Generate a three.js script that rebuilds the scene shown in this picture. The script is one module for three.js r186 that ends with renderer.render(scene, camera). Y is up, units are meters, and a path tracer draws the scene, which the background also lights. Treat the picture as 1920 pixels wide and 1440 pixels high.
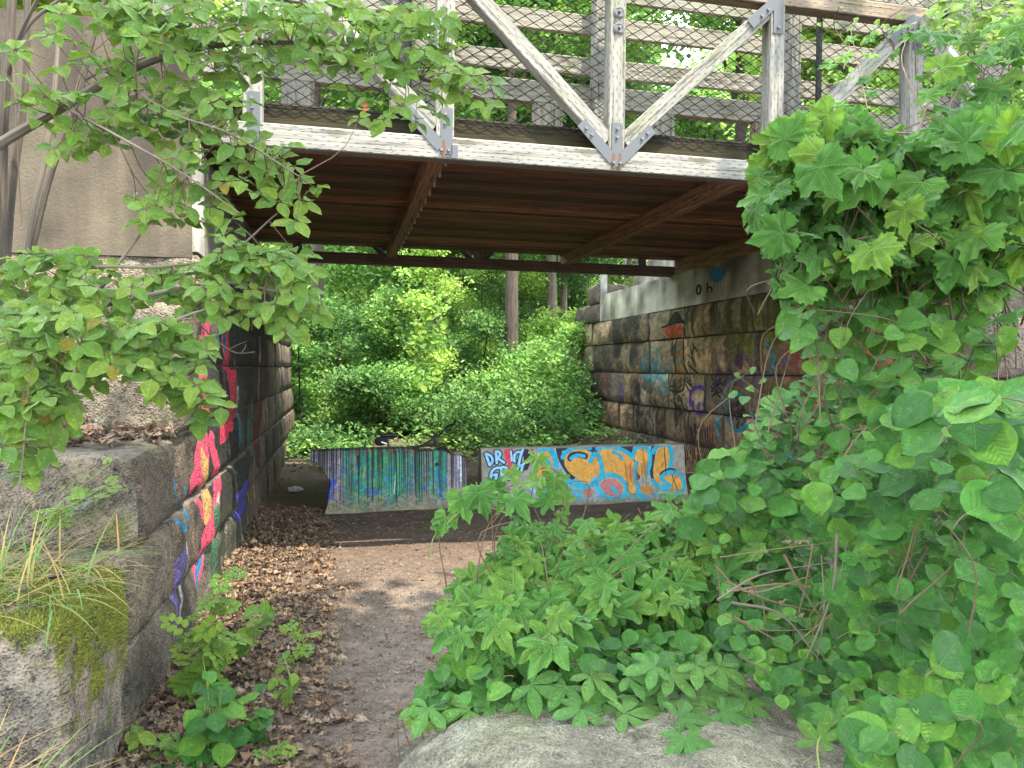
import * as THREE from 'three';
import { ImprovedNoise } from 'three/addons/math/ImprovedNoise.js';
import { mergeGeometries, mergeVertices } from 'three/addons/utils/BufferGeometryUtils.js';

// ------------------------------------------------------------ camera, sky, sun, exposure
const scene = new THREE.Scene();
const EYE = new THREE.Vector3(0, 1.7, 0), YAW = 12.7 * Math.PI / 180, PITCH = 1.19 * Math.PI / 180;
const camera = new THREE.PerspectiveCamera(53.13, 4 / 3, 0.05, 500);
camera.position.copy(EYE); camera.rotation.order = 'YXZ'; camera.rotation.set(-PITCH, -YAW, 0); camera.updateMatrixWorld();
scene.add(camera);
const SUN = new THREE.Vector3(0.30, 1, 0.42).normalize();
{
  const w = 256, h = 128, d = new Float32Array(w * h * 4);
  for (let j = 0; j < h; j++) for (let i = 0; i < w; i++) {
    const el = ((j + 0.5) / h - 0.5) * Math.PI, az = ((i + 0.5) / w - 0.5) * 2 * Math.PI, y = Math.sin(el), x = Math.cos(az) * Math.cos(el), z = Math.sin(az) * Math.cos(el);
    const t = Math.pow(Math.max(0, y), 0.55), c = Math.max(0, x * SUN.x + y * SUN.y + z * SUN.z), glow = 0.5 * c ** 6 + 0.9 * c ** 40, o = (j * w + i) * 4;
    const up = [1.35 - 0.5 * t + glow, 1.40 - 0.42 * t + glow, 1.48 - 0.28 * t + glow * 0.95], f = y < 0 ? Math.max(0.12, 1 + y * 8) : 1;
    for (let k = 0; k < 3; k++) d[o + k] = up[k] * f * 1.95;
    d[o + 3] = 1;
  }
  const sky = new THREE.DataTexture(d, w, h, THREE.RGBAFormat, THREE.FloatType);
  sky.mapping = THREE.EquirectangularReflectionMapping; sky.magFilter = THREE.LinearFilter; sky.needsUpdate = true;
  scene.background = sky; scene.environment = sky;
}
const sun = new THREE.DirectionalLight(0xfff2dc, 4.1);
sun.position.copy(SUN).multiplyScalar(60).add(new THREE.Vector3(2, 0, -10)); sun.target.position.set(2, 0, -10);
sun.castShadow = true; sun.shadow.mapSize.set(4096, 4096);
Object.assign(sun.shadow.camera, { left: -40, right: 40, top: 40, bottom: -40, near: 1, far: 160 });
scene.add(sun, sun.target);
const renderer = new THREE.WebGLRenderer({ antialias: true });
renderer.toneMapping = THREE.LinearToneMapping; renderer.toneMappingExposure = 3.25;
renderer.shadowMap.enabled = true; renderer.setSize(1024, 768);

// ------------------------------------------------------------ helpers
const V = (x, y, z) => new THREE.Vector3(x, y, z), L = THREE.MathUtils.lerp, C = THREE.MathUtils.clamp, SS = THREE.MathUtils.smoothstep;
function rng(s) { return () => { s = (s + 0x6d2b79f5) | 0; let t = Math.imul(s ^ (s >>> 15), 1 | s); t = (t + Math.imul(t ^ (t >>> 7), 61 | t)) ^ t; return ((t ^ (t >>> 14)) >>> 0) / 4294967296; }; }
const perlin = new ImprovedNoise(), N3 = (x, y, z) => perlin.noise(x, y, z);
function fbm(x, y, z, o = 4) { let a = 1, s = 0, n = 0; for (let i = 0; i < o; i++) { s += a * N3(x, y, z); n += a; a *= 0.5; x = x * 2.03 + 7.1; y = y * 2.03 + 3.3; z = z * 2.03 + 1.7; } return s / n; }
// a point seen in the photograph (1920 x 1440) at a depth in metres
const camF = V(0, 0, -1).applyQuaternion(camera.quaternion), camR = V(1, 0, 0).applyQuaternion(camera.quaternion), camU = V(0, 1, 0).applyQuaternion(camera.quaternion);
const at = (x, y, d) => EYE.clone().addScaledVector(camF, d).addScaledVector(camR, (x - 960) / 1440 * d).addScaledVector(camU, (720 - y) / 1440 * d);
const taken = new Map();
const numbered = (n) => { const k = taken.get(n) ?? 0; taken.set(n, k + 1); return k ? n + '_' + String(k).padStart(3, '0') : n; };
function shade(o) { o.traverse((m) => { if (m.isMesh) { m.castShadow = true; m.receiveShadow = true; } }); return o; }
function thing(name, label, category, group, pos) { const o = new THREE.Group(); o.name = numbered(name); o.userData = { label, category }; if (group) o.userData.group = group; if (pos) o.position.copy(pos); scene.add(o); return o; }
function part(name, geo, mat, parent, kind) { const m = new THREE.Mesh(geo, mat); m.name = name; if (kind) m.userData.kind = kind; m.castShadow = m.receiveShadow = true; parent.add(m); return m; }
function inst(name, geo, mat, parent, mats, cols, kind = 'stuff') {
  const m = new THREE.InstancedMesh(geo, mat, mats.length); m.name = name; if (kind) m.userData.kind = kind;
  mats.forEach((x, i) => m.setMatrixAt(i, x)); if (cols) cols.forEach((c, i) => m.setColorAt(i, c));
  m.castShadow = m.receiveShadow = true; parent.add(m); return m;
}
const M4 = (p, q, s) => new THREE.Matrix4().compose(p, q, typeof s === 'number' ? V(s, s, s) : s);
const RGB = (r, g, b) => new THREE.Color().setRGB(r, g, b);
const eq = (x, y, z) => new THREE.Quaternion().setFromEuler(new THREE.Euler(x, y, z));
function basis(xd, n) { const x = xd.clone().normalize(), z = V().crossVectors(x, n).normalize(), y = V().crossVectors(z, x); return new THREE.Quaternion().setFromRotationMatrix(new THREE.Matrix4().makeBasis(x, y, z)); }
const merge = (a) => mergeGeometries(a.map((g) => (g.index ? g.toNonIndexed() : g)));
function setUV(g, f) { const p = g.attributes.position, n = g.attributes.normal, u = new Float32Array(p.count * 2); for (let i = 0; i < p.count; i++) { const r = f(p.getX(i), p.getY(i), p.getZ(i), n && n.getX(i), n && n.getY(i), n && n.getZ(i)); u[i * 2] = r[0]; u[i * 2 + 1] = r[1]; } g.setAttribute('uv', new THREE.BufferAttribute(u, 2)); return g; }
function paint(g, f) { const p = g.attributes.position, n = g.attributes.normal, c = new Float32Array(p.count * 3); for (let i = 0; i < p.count; i++) f(p.getX(i), p.getY(i), p.getZ(i), n.getX(i), n.getY(i), n.getZ(i)).forEach((v, k) => { c[i * 3 + k] = v; }); g.setAttribute('color', new THREE.BufferAttribute(c, 3)); return g; }
const boxUV = (ox = 0, oy = 0) => (x, y, z, nx, ny, nz) => (Math.abs(nx) > 0.6 ? [-z + ox, y + oy] : Math.abs(ny) > 0.6 ? [x + ox, z + oy] : [x + ox, y + oy]);
// a chamfered timber between two points; a is its width across, b its height along up
let seedT = 1;
function timber(p0, p1, a, b, up = V(0, 1, 0), ch = 0.006) {
  const len = p0.distanceTo(p1), P = [], U = [], hw = a / 2, hh = b / 2;
  const ring = [[-hw + ch, -hh], [hw - ch, -hh], [hw, -hh + ch], [hw, hh - ch], [hw - ch, hh], [-hw + ch, hh], [-hw, hh - ch], [-hw, -hh + ch]];
  const r = rng(seedT++ * 77), ou = r() * 3, ov = r() * 3; let per = 0;
  const put = (x, q, v) => { P.push(x, q[1], q[0]); U.push(x + ou, v + ov); };
  for (let i = 0; i < 8; i++) {
    const q = ring[i], s = ring[(i + 1) % 8], l = Math.hypot(s[0] - q[0], s[1] - q[1]), h = len / 2, v = per, w = per + l;
    put(-h, q, v); put(-h, s, w); put(h, s, w); put(-h, q, v); put(h, s, w); put(h, q, v); per += l;
  }
  for (const e of [-1, 1]) for (let i = 1; i < 7; i++) for (const q of e > 0 ? [ring[0], ring[i], ring[i + 1]] : [ring[0], ring[i + 1], ring[i]]) { P.push(e * len / 2, q[1], q[0]); U.push(q[0] * 0.3 + ou, q[1] + ov); }
  const g = new THREE.BufferGeometry();
  g.setAttribute('position', new THREE.Float32BufferAttribute(P, 3)); g.setAttribute('uv', new THREE.Float32BufferAttribute(U, 2));
  g.applyQuaternion(basis(p1.clone().sub(p0), up)); const m = p0.clone().lerp(p1, 0.5); g.translate(m.x, m.y, m.z); g.computeVertexNormals();
  return g;
}
function tube(pts, r0, r1, seg, rad = 6) { // a tapered tube through points
  const c = new THREE.CatmullRomCurve3(pts), n = seg ?? Math.max(3, pts.length * 3), g = new THREE.TubeGeometry(c, n, 1, rad, false), p = g.attributes.position, q = V();
  for (let i = 0; i <= n; i++) { c.getPointAt(i / n, q); const r = L(r0, r1, i / n); for (let j = 0; j <= rad; j++) { const k = i * (rad + 1) + j; p.setXYZ(k, q.x + (p.getX(k) - q.x) * r, q.y + (p.getY(k) - q.y) * r, q.z + (p.getZ(k) - q.z) * r); } }
  const u = g.attributes.uv, len = c.getLength(); for (let i = 0; i < u.count; i++) u.setXY(i, u.getX(i) * len, u.getY(i) * 6.28 * Math.max(r0, 0.01));
  g.computeVertexNormals(); return g;
}
const rod = (a, b, r, rad = 5) => { const g = new THREE.CylinderGeometry(r, r, a.distanceTo(b), rad, 1); g.applyQuaternion(new THREE.Quaternion().setFromUnitVectors(V(0, 1, 0), b.clone().sub(a).normalize())); const m = a.clone().lerp(b, 0.5); return g.translate(m.x, m.y, m.z); };

// ------------------------------------------------------------ textures
function lattice(seed) { const r = rng(seed), a = new Float32Array(65536).map(() => r()); return (x, y) => a[(y & 255) * 256 + (x & 255)]; }
function tileNoise(S, cx, cy, oct, seed, ridge) { // tileable fbm, 0..1
  const out = new Float32Array(S * S); let amp = 1, tot = 0;
  for (let o = 0; o < oct; o++, cx *= 2, cy *= 2, amp *= 0.52) {
    const h = lattice(seed + o * 13); tot += amp;
    for (let y = 0; y < S; y++) { const fy = y / S * cy, iy = Math.floor(fy), ty = fy - iy, sy = ty * ty * (3 - 2 * ty), y1 = (iy + 1) % cy;
      for (let x = 0; x < S; x++) { const fx = x / S * cx, ix = Math.floor(fx), tx = fx - ix, sx = tx * tx * (3 - 2 * tx), x1 = (ix + 1) % cx;
        let v = (h(ix, iy) * (1 - sx) + h(x1, iy) * sx) * (1 - sy) + (h(ix, y1) * (1 - sx) + h(x1, y1) * sx) * sy; if (ridge) v = 1 - Math.abs(v * 2 - 1); out[y * S + x] += v * amp; } }
  }
  for (let i = 0; i < out.length; i++) out[i] /= tot; return out;
}
const srgb = (v) => 255 * Math.pow(C(v, 0, 1), 1 / 2.2);
function tex(S, f, rep = 1, color = true) { // f(i, x, y) gives linear rgb
  const d = new Uint8Array(S * S * 4);
  for (let y = 0; y < S; y++) for (let x = 0; x < S; x++) { const i = y * S + x, c = f(i, x, y); for (let k = 0; k < 3; k++) d[i * 4 + k] = color ? srgb(c[k]) : 255 * C(c[k], 0, 1); d[i * 4 + 3] = 255; }
  const t = new THREE.DataTexture(d, S, S); t.wrapS = t.wrapT = THREE.RepeatWrapping; t.magFilter = THREE.LinearFilter; t.minFilter = THREE.LinearMipmapLinearFilter; t.generateMipmaps = true;
  if (color) t.colorSpace = THREE.SRGBColorSpace; t.repeat.set(rep, typeof rep === 'number' ? rep : 1); t.needsUpdate = true; return t;
}
const gray = (S, f, rep) => tex(S, (i, x, y) => { const v = f(i, x, y); return [v, v, v]; }, rep, false);
function canvasTex(w, h, draw, color = true) { const c = document.createElement('canvas'); c.width = w; c.height = h; const g = c.getContext('2d'); draw(g, w, h); const t = new THREE.CanvasTexture(c); if (color) t.colorSpace = THREE.SRGBColorSpace; t.anisotropy = 8; return t; }
const nA = tileNoise(512, 5, 5, 7, 11), nB = tileNoise(512, 24, 24, 4, 23), nC = tileNoise(512, 9, 9, 5, 31, true), nS = tileNoise(512, 128, 128, 2, 47), nG = tileNoise(512, 3, 64, 4, 53), nG2 = tileNoise(512, 2, 22, 4, 59);
// stone: near-neutral detail that vertex colours tint
const stoneMap = tex(512, (i) => { const a = nA[i] - 0.5, b = nB[i] - 0.5, s = nS[i]; let v = 0.82 + a * 0.8 + b * 0.95 + (s - 0.5) * 0.55; if (s > 0.74) v += 0.3; if (s < 0.24) v -= 0.2; if (nC[i] > 0.86 && a > -0.05) v *= 0.55; return [v * (1 + a * 0.18), v, v * (1 - a * 0.2)]; }, 1 / 0.9);
const stoneBump = gray(512, (i) => nA[i] * 0.4 + nB[i] * 0.45 - (nC[i] > 0.86 ? 0.25 : 0) + (nS[i] - 0.5) * 0.35, 1 / 0.9);
const concMap = tex(512, (i) => { const v = 0.9 + (nA[i] - 0.5) * 0.4 + (nS[i] - 0.5) * 0.25 + (nG2[(i % 512) * 512 + (i >> 9)] - 0.5) * 0.35; return [v, v * 0.985, v * 0.95]; }, 1 / 1.3);
const concBump = gray(512, (i) => nA[i] * 0.4 + nS[i] * 0.5, 1 / 1.3);
function woodTex(incise, lo, hi) {
  const r = rng(5), marks = new Uint8Array(512 * 512);
  if (incise) for (let row = 0; row < 34; row++) for (let k = 0; k < 10; k++) { const x0 = (k * 51 + (row % 2) * 25 + Math.floor(r() * 4)) % 512, y0 = row * 15 + Math.floor(r() * 2); if (r() < 0.9) for (let x = 0; x < 15; x++) for (let y = 0; y < 3; y++) marks[((y0 + y) % 512) * 512 + (x0 + x) % 512] = 1; }
  return [tex(512, (i) => { const g = nG[i] - 0.5, a = nA[i] - 0.5, w = nG2[i] - 0.5; let v = C(0.55 + g * 0.9 + w * 0.6 + a * 0.35, 0, 1); let c = lo.map((l, k) => L(l, hi[k], v)); if (marks[i]) c = c.map((x) => x * 0.42); if (nG[i] < 0.33) c = c.map((x) => x * 0.6); if (nA[i] > 0.6) c = [c[0] * 0.82, c[1] * 0.86, c[2] * 0.74]; if (nC[i] > 0.9 && nA[i] < 0.5) c = c.map((x) => x * 0.55); return c; }),
    gray(512, (i) => C(nG[i] * 0.7 + nG2[i] * 0.3 - marks[i] * 0.5, 0, 1))];
}
const [greyWood, greyWoodB] = woodTex(true, [0.27, 0.255, 0.225], [0.6, 0.59, 0.55]), [darkWood, darkWoodB] = woodTex(false, [0.045, 0.025, 0.016], [0.36, 0.165, 0.095]);
const barkMap = tex(512, (i) => { const t = nG[i] - 0.5, a = nA[i] - 0.5; const v = 0.75 + t * 0.9 + a * 0.6; return [v, v * 0.95, v * 0.88]; }), barkBump = gray(512, (i) => nG[i] * 0.7 + nA[i] * 0.3);
const soilMap = tex(512, (i) => { const a = nA[i] - 0.5, b = nB[i] - 0.5, s = nS[i]; let v = 0.8 + a * 0.5 + b * 0.8; if (s > 0.74) v += 0.6 * (s - 0.6) * 4; if (s < 0.25) v *= 0.6; return [v, v * 0.97, v * 0.93]; }, 1 / 1.1);
const soilBump = gray(512, (i) => nB[i] * 0.5 + nS[i] * 0.5 + nA[i] * 0.2, 1 / 1.1);
const graniteMap = tex(512, (i) => { const v = 0.72 + (nS[i] - 0.5) * 0.9 + (nB[i] - 0.5) * 0.5 + (nG2[i] - 0.5) * 0.35; return [v, v * 0.98, v * 0.92]; }, 1 / 0.55);
const graniteBump = gray(512, (i) => nS[i] * 0.5 + nB[i] * 0.4 + nA[i] * 0.6, 1 / 0.55);

// ------------------------------------------------------------ materials
const std = (o) => new THREE.MeshStandardMaterial(o);
const mStone = std({ map: stoneMap, bumpMap: stoneBump, bumpScale: 0.05, roughness: 0.95, vertexColors: true });
const mConc = std({ map: concMap, bumpMap: concBump, bumpScale: 0.005, roughness: 0.92, vertexColors: true });
const mWood = std({ map: greyWood, bumpMap: greyWoodB, bumpScale: 0.006, roughness: 0.9, color: RGB(0.52, 0.52, 0.5) });
const mWoodWarm = std({ map: greyWood, bumpMap: greyWoodB, bumpScale: 0.006, roughness: 0.9, color: RGB(0.5, 0.4, 0.32) });
const mRail = std({ map: greyWood, bumpMap: greyWoodB, bumpScale: 0.005, roughness: 0.9, color: RGB(0.56, 0.55, 0.48) });
const mDeck = std({ map: darkWood, bumpMap: darkWoodB, bumpScale: 0.006, roughness: 0.85 });
const mDeckB = std({ map: darkWood, bumpMap: darkWoodB, bumpScale: 0.006, roughness: 0.85, color: RGB(0.5, 0.58, 0.68) });
const mDeckC = std({ map: darkWood, bumpMap: darkWoodB, bumpScale: 0.006, roughness: 0.85, color: RGB(1.7, 1.5, 1.35) });
const mBeam = std({ map: darkWood, bumpMap: darkWoodB, bumpScale: 0.006, roughness: 0.88, color: RGB(1.5, 1.75, 1.75) });
const mMossWood = std({ map: darkWood, bumpMap: darkWoodB, bumpScale: 0.01, roughness: 0.95, color: RGB(0.12, 0.2, 0.1) });
const mSteel = std({ color: RGB(0.085, 0.095, 0.107), roughness: 0.6, metalness: 0.15 });
const mBoltEnd = std({ color: RGB(0.62, 0.62, 0.58), roughness: 0.6 }), mDarkBark = std({ map: barkMap, bumpMap: barkBump, bumpScale: 0.02, roughness: 0.95, color: RGB(0.045, 0.038, 0.032) });
const mZinc = std({ color: RGB(0.14, 0.14, 0.145), roughness: 0.5, metalness: 0.3 }), mWire = std({ color: RGB(0.008, 0.008, 0.009), roughness: 0.95 }), mCane = std({ color: RGB(0.19, 0.125, 0.07), roughness: 0.85 });
const mRust = std({ color: RGB(0.13, 0.06, 0.03), roughness: 0.9 });
const mBlack = std({ color: RGB(0.012, 0.012, 0.013), roughness: 0.5 });
const mRubber = std({ color: RGB(0.015, 0.015, 0.015), roughness: 0.85 });
const mBark = std({ map: barkMap, bumpMap: barkBump, bumpScale: 0.02, roughness: 0.95, color: RGB(0.105, 0.088, 0.072) });
const mBarkPale = std({ map: barkMap, bumpMap: barkBump, bumpScale: 0.004, roughness: 0.9, color: RGB(0.2, 0.175, 0.14) });
const mTwig = std({ color: RGB(0.13, 0.088, 0.052), roughness: 0.85 });
const mGreenStem = std({ color: RGB(0.2, 0.24, 0.06), roughness: 0.7 });
// ------------------------------------------------------------ ground
const wobble = (x, z, f = 0.25) => fbm(x * f, 3.7, z * f, 3);
const edgeR = (z) => 1.15 + 0.35 * wobble(0, z, 0.5); // right edge of the trodden path in the foreground
function groundY(x, z) {
  let y = 0.05 * fbm(x * 0.8, 1, z * 0.8, 3);
  y += 0.35 * SS(x, 1.2, 4.5) * SS(z, -7.5, -4.5);                       // bank at the right foreground
  y += SS(-z, 15, 27) * (0.55 + 0.5 * SS(x, 2.5, -2)) + SS(-z, 24, 60) * 2.2;  // the wood rises beyond
  y += 0.5 * SS(x, 0.6, -0.8) * SS(-z, 12.5, 15.5) * 0.5;
  y += 0.38 * SS(-x, 0.72, 1.25) * SS(z, -3.05, -2.7);
  const bank = SS(-z, 5.9, 6.6) * (1 - SS(-z, 15.5, 21));
  y = L(y, 3.95, SS(-x, 2.0, 2.9) * bank); y = L(y, 3.8, SS(x, 6.5, 7.3) * bank);
  const lowL = SS(-x, 1.5, 3.5) * SS(-z, 2.2, 5.5) * (1 - SS(-z, 5.9, 6.6)); y = L(y, 1.6, lowL * 0.9);
  return y;
}
{
  const xs = [], zs = [];
  for (let i = 0; i <= 230; i++) { const t = i / 115 - 1; xs.push(2 + 11 * t + 150 * t ** 7); }
  for (let i = 0; i <= 300; i++) { const t = i / 300; zs.push(6 + (t < 0.1 ? 80 * (1 - t * 10) ** 3 : 0) - 34 * t - 180 * t ** 7); }
  const P = [], I = [], nx = xs.length, nz = zs.length;
  for (const z of zs) for (const x of xs) P.push(x, groundY(x, z), z);
  for (let j = 0; j < nz - 1; j++) for (let i = 0; i < nx - 1; i++) { const a = j * nx + i; I.push(a, a + 1, a + nx, a + 1, a + nx + 1, a + nx); }
  const g = new THREE.BufferGeometry(); g.setAttribute('position', new THREE.Float32BufferAttribute(P, 3)); g.setIndex(I); g.computeVertexNormals();
  setUV(g, (x, y, z) => [x, z]);
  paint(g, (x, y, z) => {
    const n = fbm(x * 1.3, 5, z * 1.3, 4), k = fbm(x * 5, 9, z * 5, 3);
    const centre = 0.25 + 0.10 * z * 0.3 + 0.2 * n, grav = SS(0.62 + 0.3 * n - Math.abs(x - centre - 0.35), 0, 0.5) * SS(z, -6.8, -5.2) * (0.65 + 0.7 * k);
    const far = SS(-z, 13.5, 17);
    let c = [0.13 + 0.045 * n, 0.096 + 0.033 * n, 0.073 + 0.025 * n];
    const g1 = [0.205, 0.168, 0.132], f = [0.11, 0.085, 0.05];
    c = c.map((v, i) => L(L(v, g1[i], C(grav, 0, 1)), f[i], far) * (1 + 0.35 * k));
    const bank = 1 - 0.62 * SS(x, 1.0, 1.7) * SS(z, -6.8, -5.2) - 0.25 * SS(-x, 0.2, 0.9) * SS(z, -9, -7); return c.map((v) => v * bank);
  });
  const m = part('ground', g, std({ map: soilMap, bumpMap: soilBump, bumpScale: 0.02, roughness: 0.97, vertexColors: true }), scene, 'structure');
  m.userData.label = 'trodden brown earth and gravel path with woodland floor';
}

// ------------------------------------------------------------ stone abutments
// a rock-faced block: the exposed faces bulge and are rough, the arrises are worn
function block(x0, x1, y0, y1, z0, z1, res, rough, seed, tint, wear = 1) {
  const w = x1 - x0, h = y1 - y0, d = z1 - z0, sg = (l) => C(Math.round(l / res), 2, 26);
  const g = new THREE.BoxGeometry(w, h, d, sg(w), sg(h), sg(d)); g.translate((x0 + x1) / 2, (y0 + y1) / 2, (z0 + z1) / 2);
  const p = g.attributes.position, n = g.attributes.normal, e = 0.07;
  for (let i = 0; i < p.count; i++) {
    const x = p.getX(i), y = p.getY(i), z = p.getZ(i), nx = n.getX(i), ny = n.getY(i), nz = n.getZ(i);
    const dx = Math.min(x - x0, x1 - x), dy = Math.min(y - y0, y1 - y), dz = Math.min(z - z0, z1 - z);
    const m = Math.abs(nx) > 0.5 ? Math.min(dy, dz) : Math.abs(ny) > 0.5 ? Math.min(dx, dz) : Math.min(dx, dy);
    const k = SS(m, 0, e), b = k * rough * (0.55 + 1.6 * fbm(x * 2.1 + seed, y * 2.1, z * 2.1, 4) + 0.7 * Math.abs(fbm(x * 6 + seed, y * 6, z * 6, 3)) * 1.5);
    const jx = 0.02 * N3(x * 3 + seed, y * 3, z * 3), jy = 0.014 * N3(x * 3, y * 3 + seed, z * 3), jz = 0.02 * N3(x * 3, y * 3, z * 3 + seed);
    // edges pulled in a little, unevenly
    const two = (dx < 1e-4) + (dy < 1e-4) + (dz < 1e-4) > 1 ? wear * (0.012 + 0.022 * Math.abs(N3(x * 7 + seed, y * 7, z * 7))) : 0;
    const px = x + nx * b + jx - (dx < 1e-4 ? Math.sign(x - (x0 + x1) / 2) * two : 0), py = y + ny * b * 0.5 + jy - (dy < 1e-4 ? Math.sign(y - (y0 + y1) / 2) * two : 0), pz = z + nz * b + jz - (dz < 1e-4 ? Math.sign(z - (z0 + z1) / 2) * two : 0);
    p.setXYZ(i, px, py, pz);
  }
  setUV(g, boxUV()); // from the flat normals
  const gi = mergeVertices(new THREE.BufferGeometry().copy(g).deleteAttribute('uv').deleteAttribute('normal'), 1e-3); gi.computeVertexNormals(); // smooth normals, then back on the split faces
  const map = new Map(), key = (q, i) => [q.getX(i), q.getY(i), q.getZ(i)].map((v) => Math.round(v * 500)).join();
  for (let i = 0; i < gi.attributes.position.count; i++) map.set(key(gi.attributes.position, i), i);
  for (let i = 0; i < p.count; i++) { const j = map.get(key(p, i)); if (j !== undefined) { const t = 0.75, a = gi.attributes.normal; const v = V(L(n.getX(i), a.getX(j), t), L(n.getY(i), a.getY(j), t), L(n.getZ(i), a.getZ(j), t)).normalize(); n.setXYZ(i, v.x, v.y, v.z); } }
  paint(g, tint); return g;
}
// stone tints; moss and lichen are the stone's own growth
function stoneTint(base, moss, seed, drip = 0) {
  return (x, y, z, nx, ny, nz) => {
    const n = fbm(x * 3 + seed, y * 3, z * 3, 4), k = fbm(x * 9, y * 9 + seed, z * 9, 3), s = fbm(x * 6 + z * 6, y * 0.8 + seed, 2, 3);
    let c = base.map((b, i) => b * (1 + 0.7 * n + 0.35 * k + drip * s) * (i === 0 ? 1 + 0.18 * n : 1));
    const m = SS(n * 1.2 + k * 0.7 + moss, 0.25, 0.6); c = c.map((v, i) => L(v, [0.085, 0.105, 0.018][i] * (1 + k * 1.3), m));
    const li = SS(fbm(x * 7 + 40, y * 7, z * 7 + seed, 3) + 0.0, 0.36, 0.46) * 0.8; return c.map((v, i) => L(v, [0.33, 0.36, 0.31][i], li));
  };
}
function courses(bounds, starts, ends, seed, lo, hi) { const r = rng(seed), out = []; for (let c = 0; c < bounds.length - 1; c++) { let z = starts[c]; while (z < ends[c] - 0.25) { let l = L(lo, hi, r()); if (ends[c] - z - l < 0.45) l = ends[c] - z; out.push([bounds[c], bounds[c + 1], z, Math.min(z + l, ends[c]), c]); z += l; } } return out; }
const YL = [-0.15, 0.38, 0.82, 1.28, 1.72, 2.12, 2.5], stonesL = courses(YL, [3.8, 3.84, 4.02, 4.92, 5.3, 5.72], [17.6, 17.4, 17.3, 17.0, 16.8, 16.6], 9, 0.75, 1.5);
const YR = [-0.15, 0.45, 1.0, 1.6, 2.2, 2.72], stonesR = courses(YR, [5.8, 5.75, 5.8, 5.75, 5.8], [20.4, 19.9, 19.3, 18.8, 18.2], 21, 0.7, 1.7);
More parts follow.
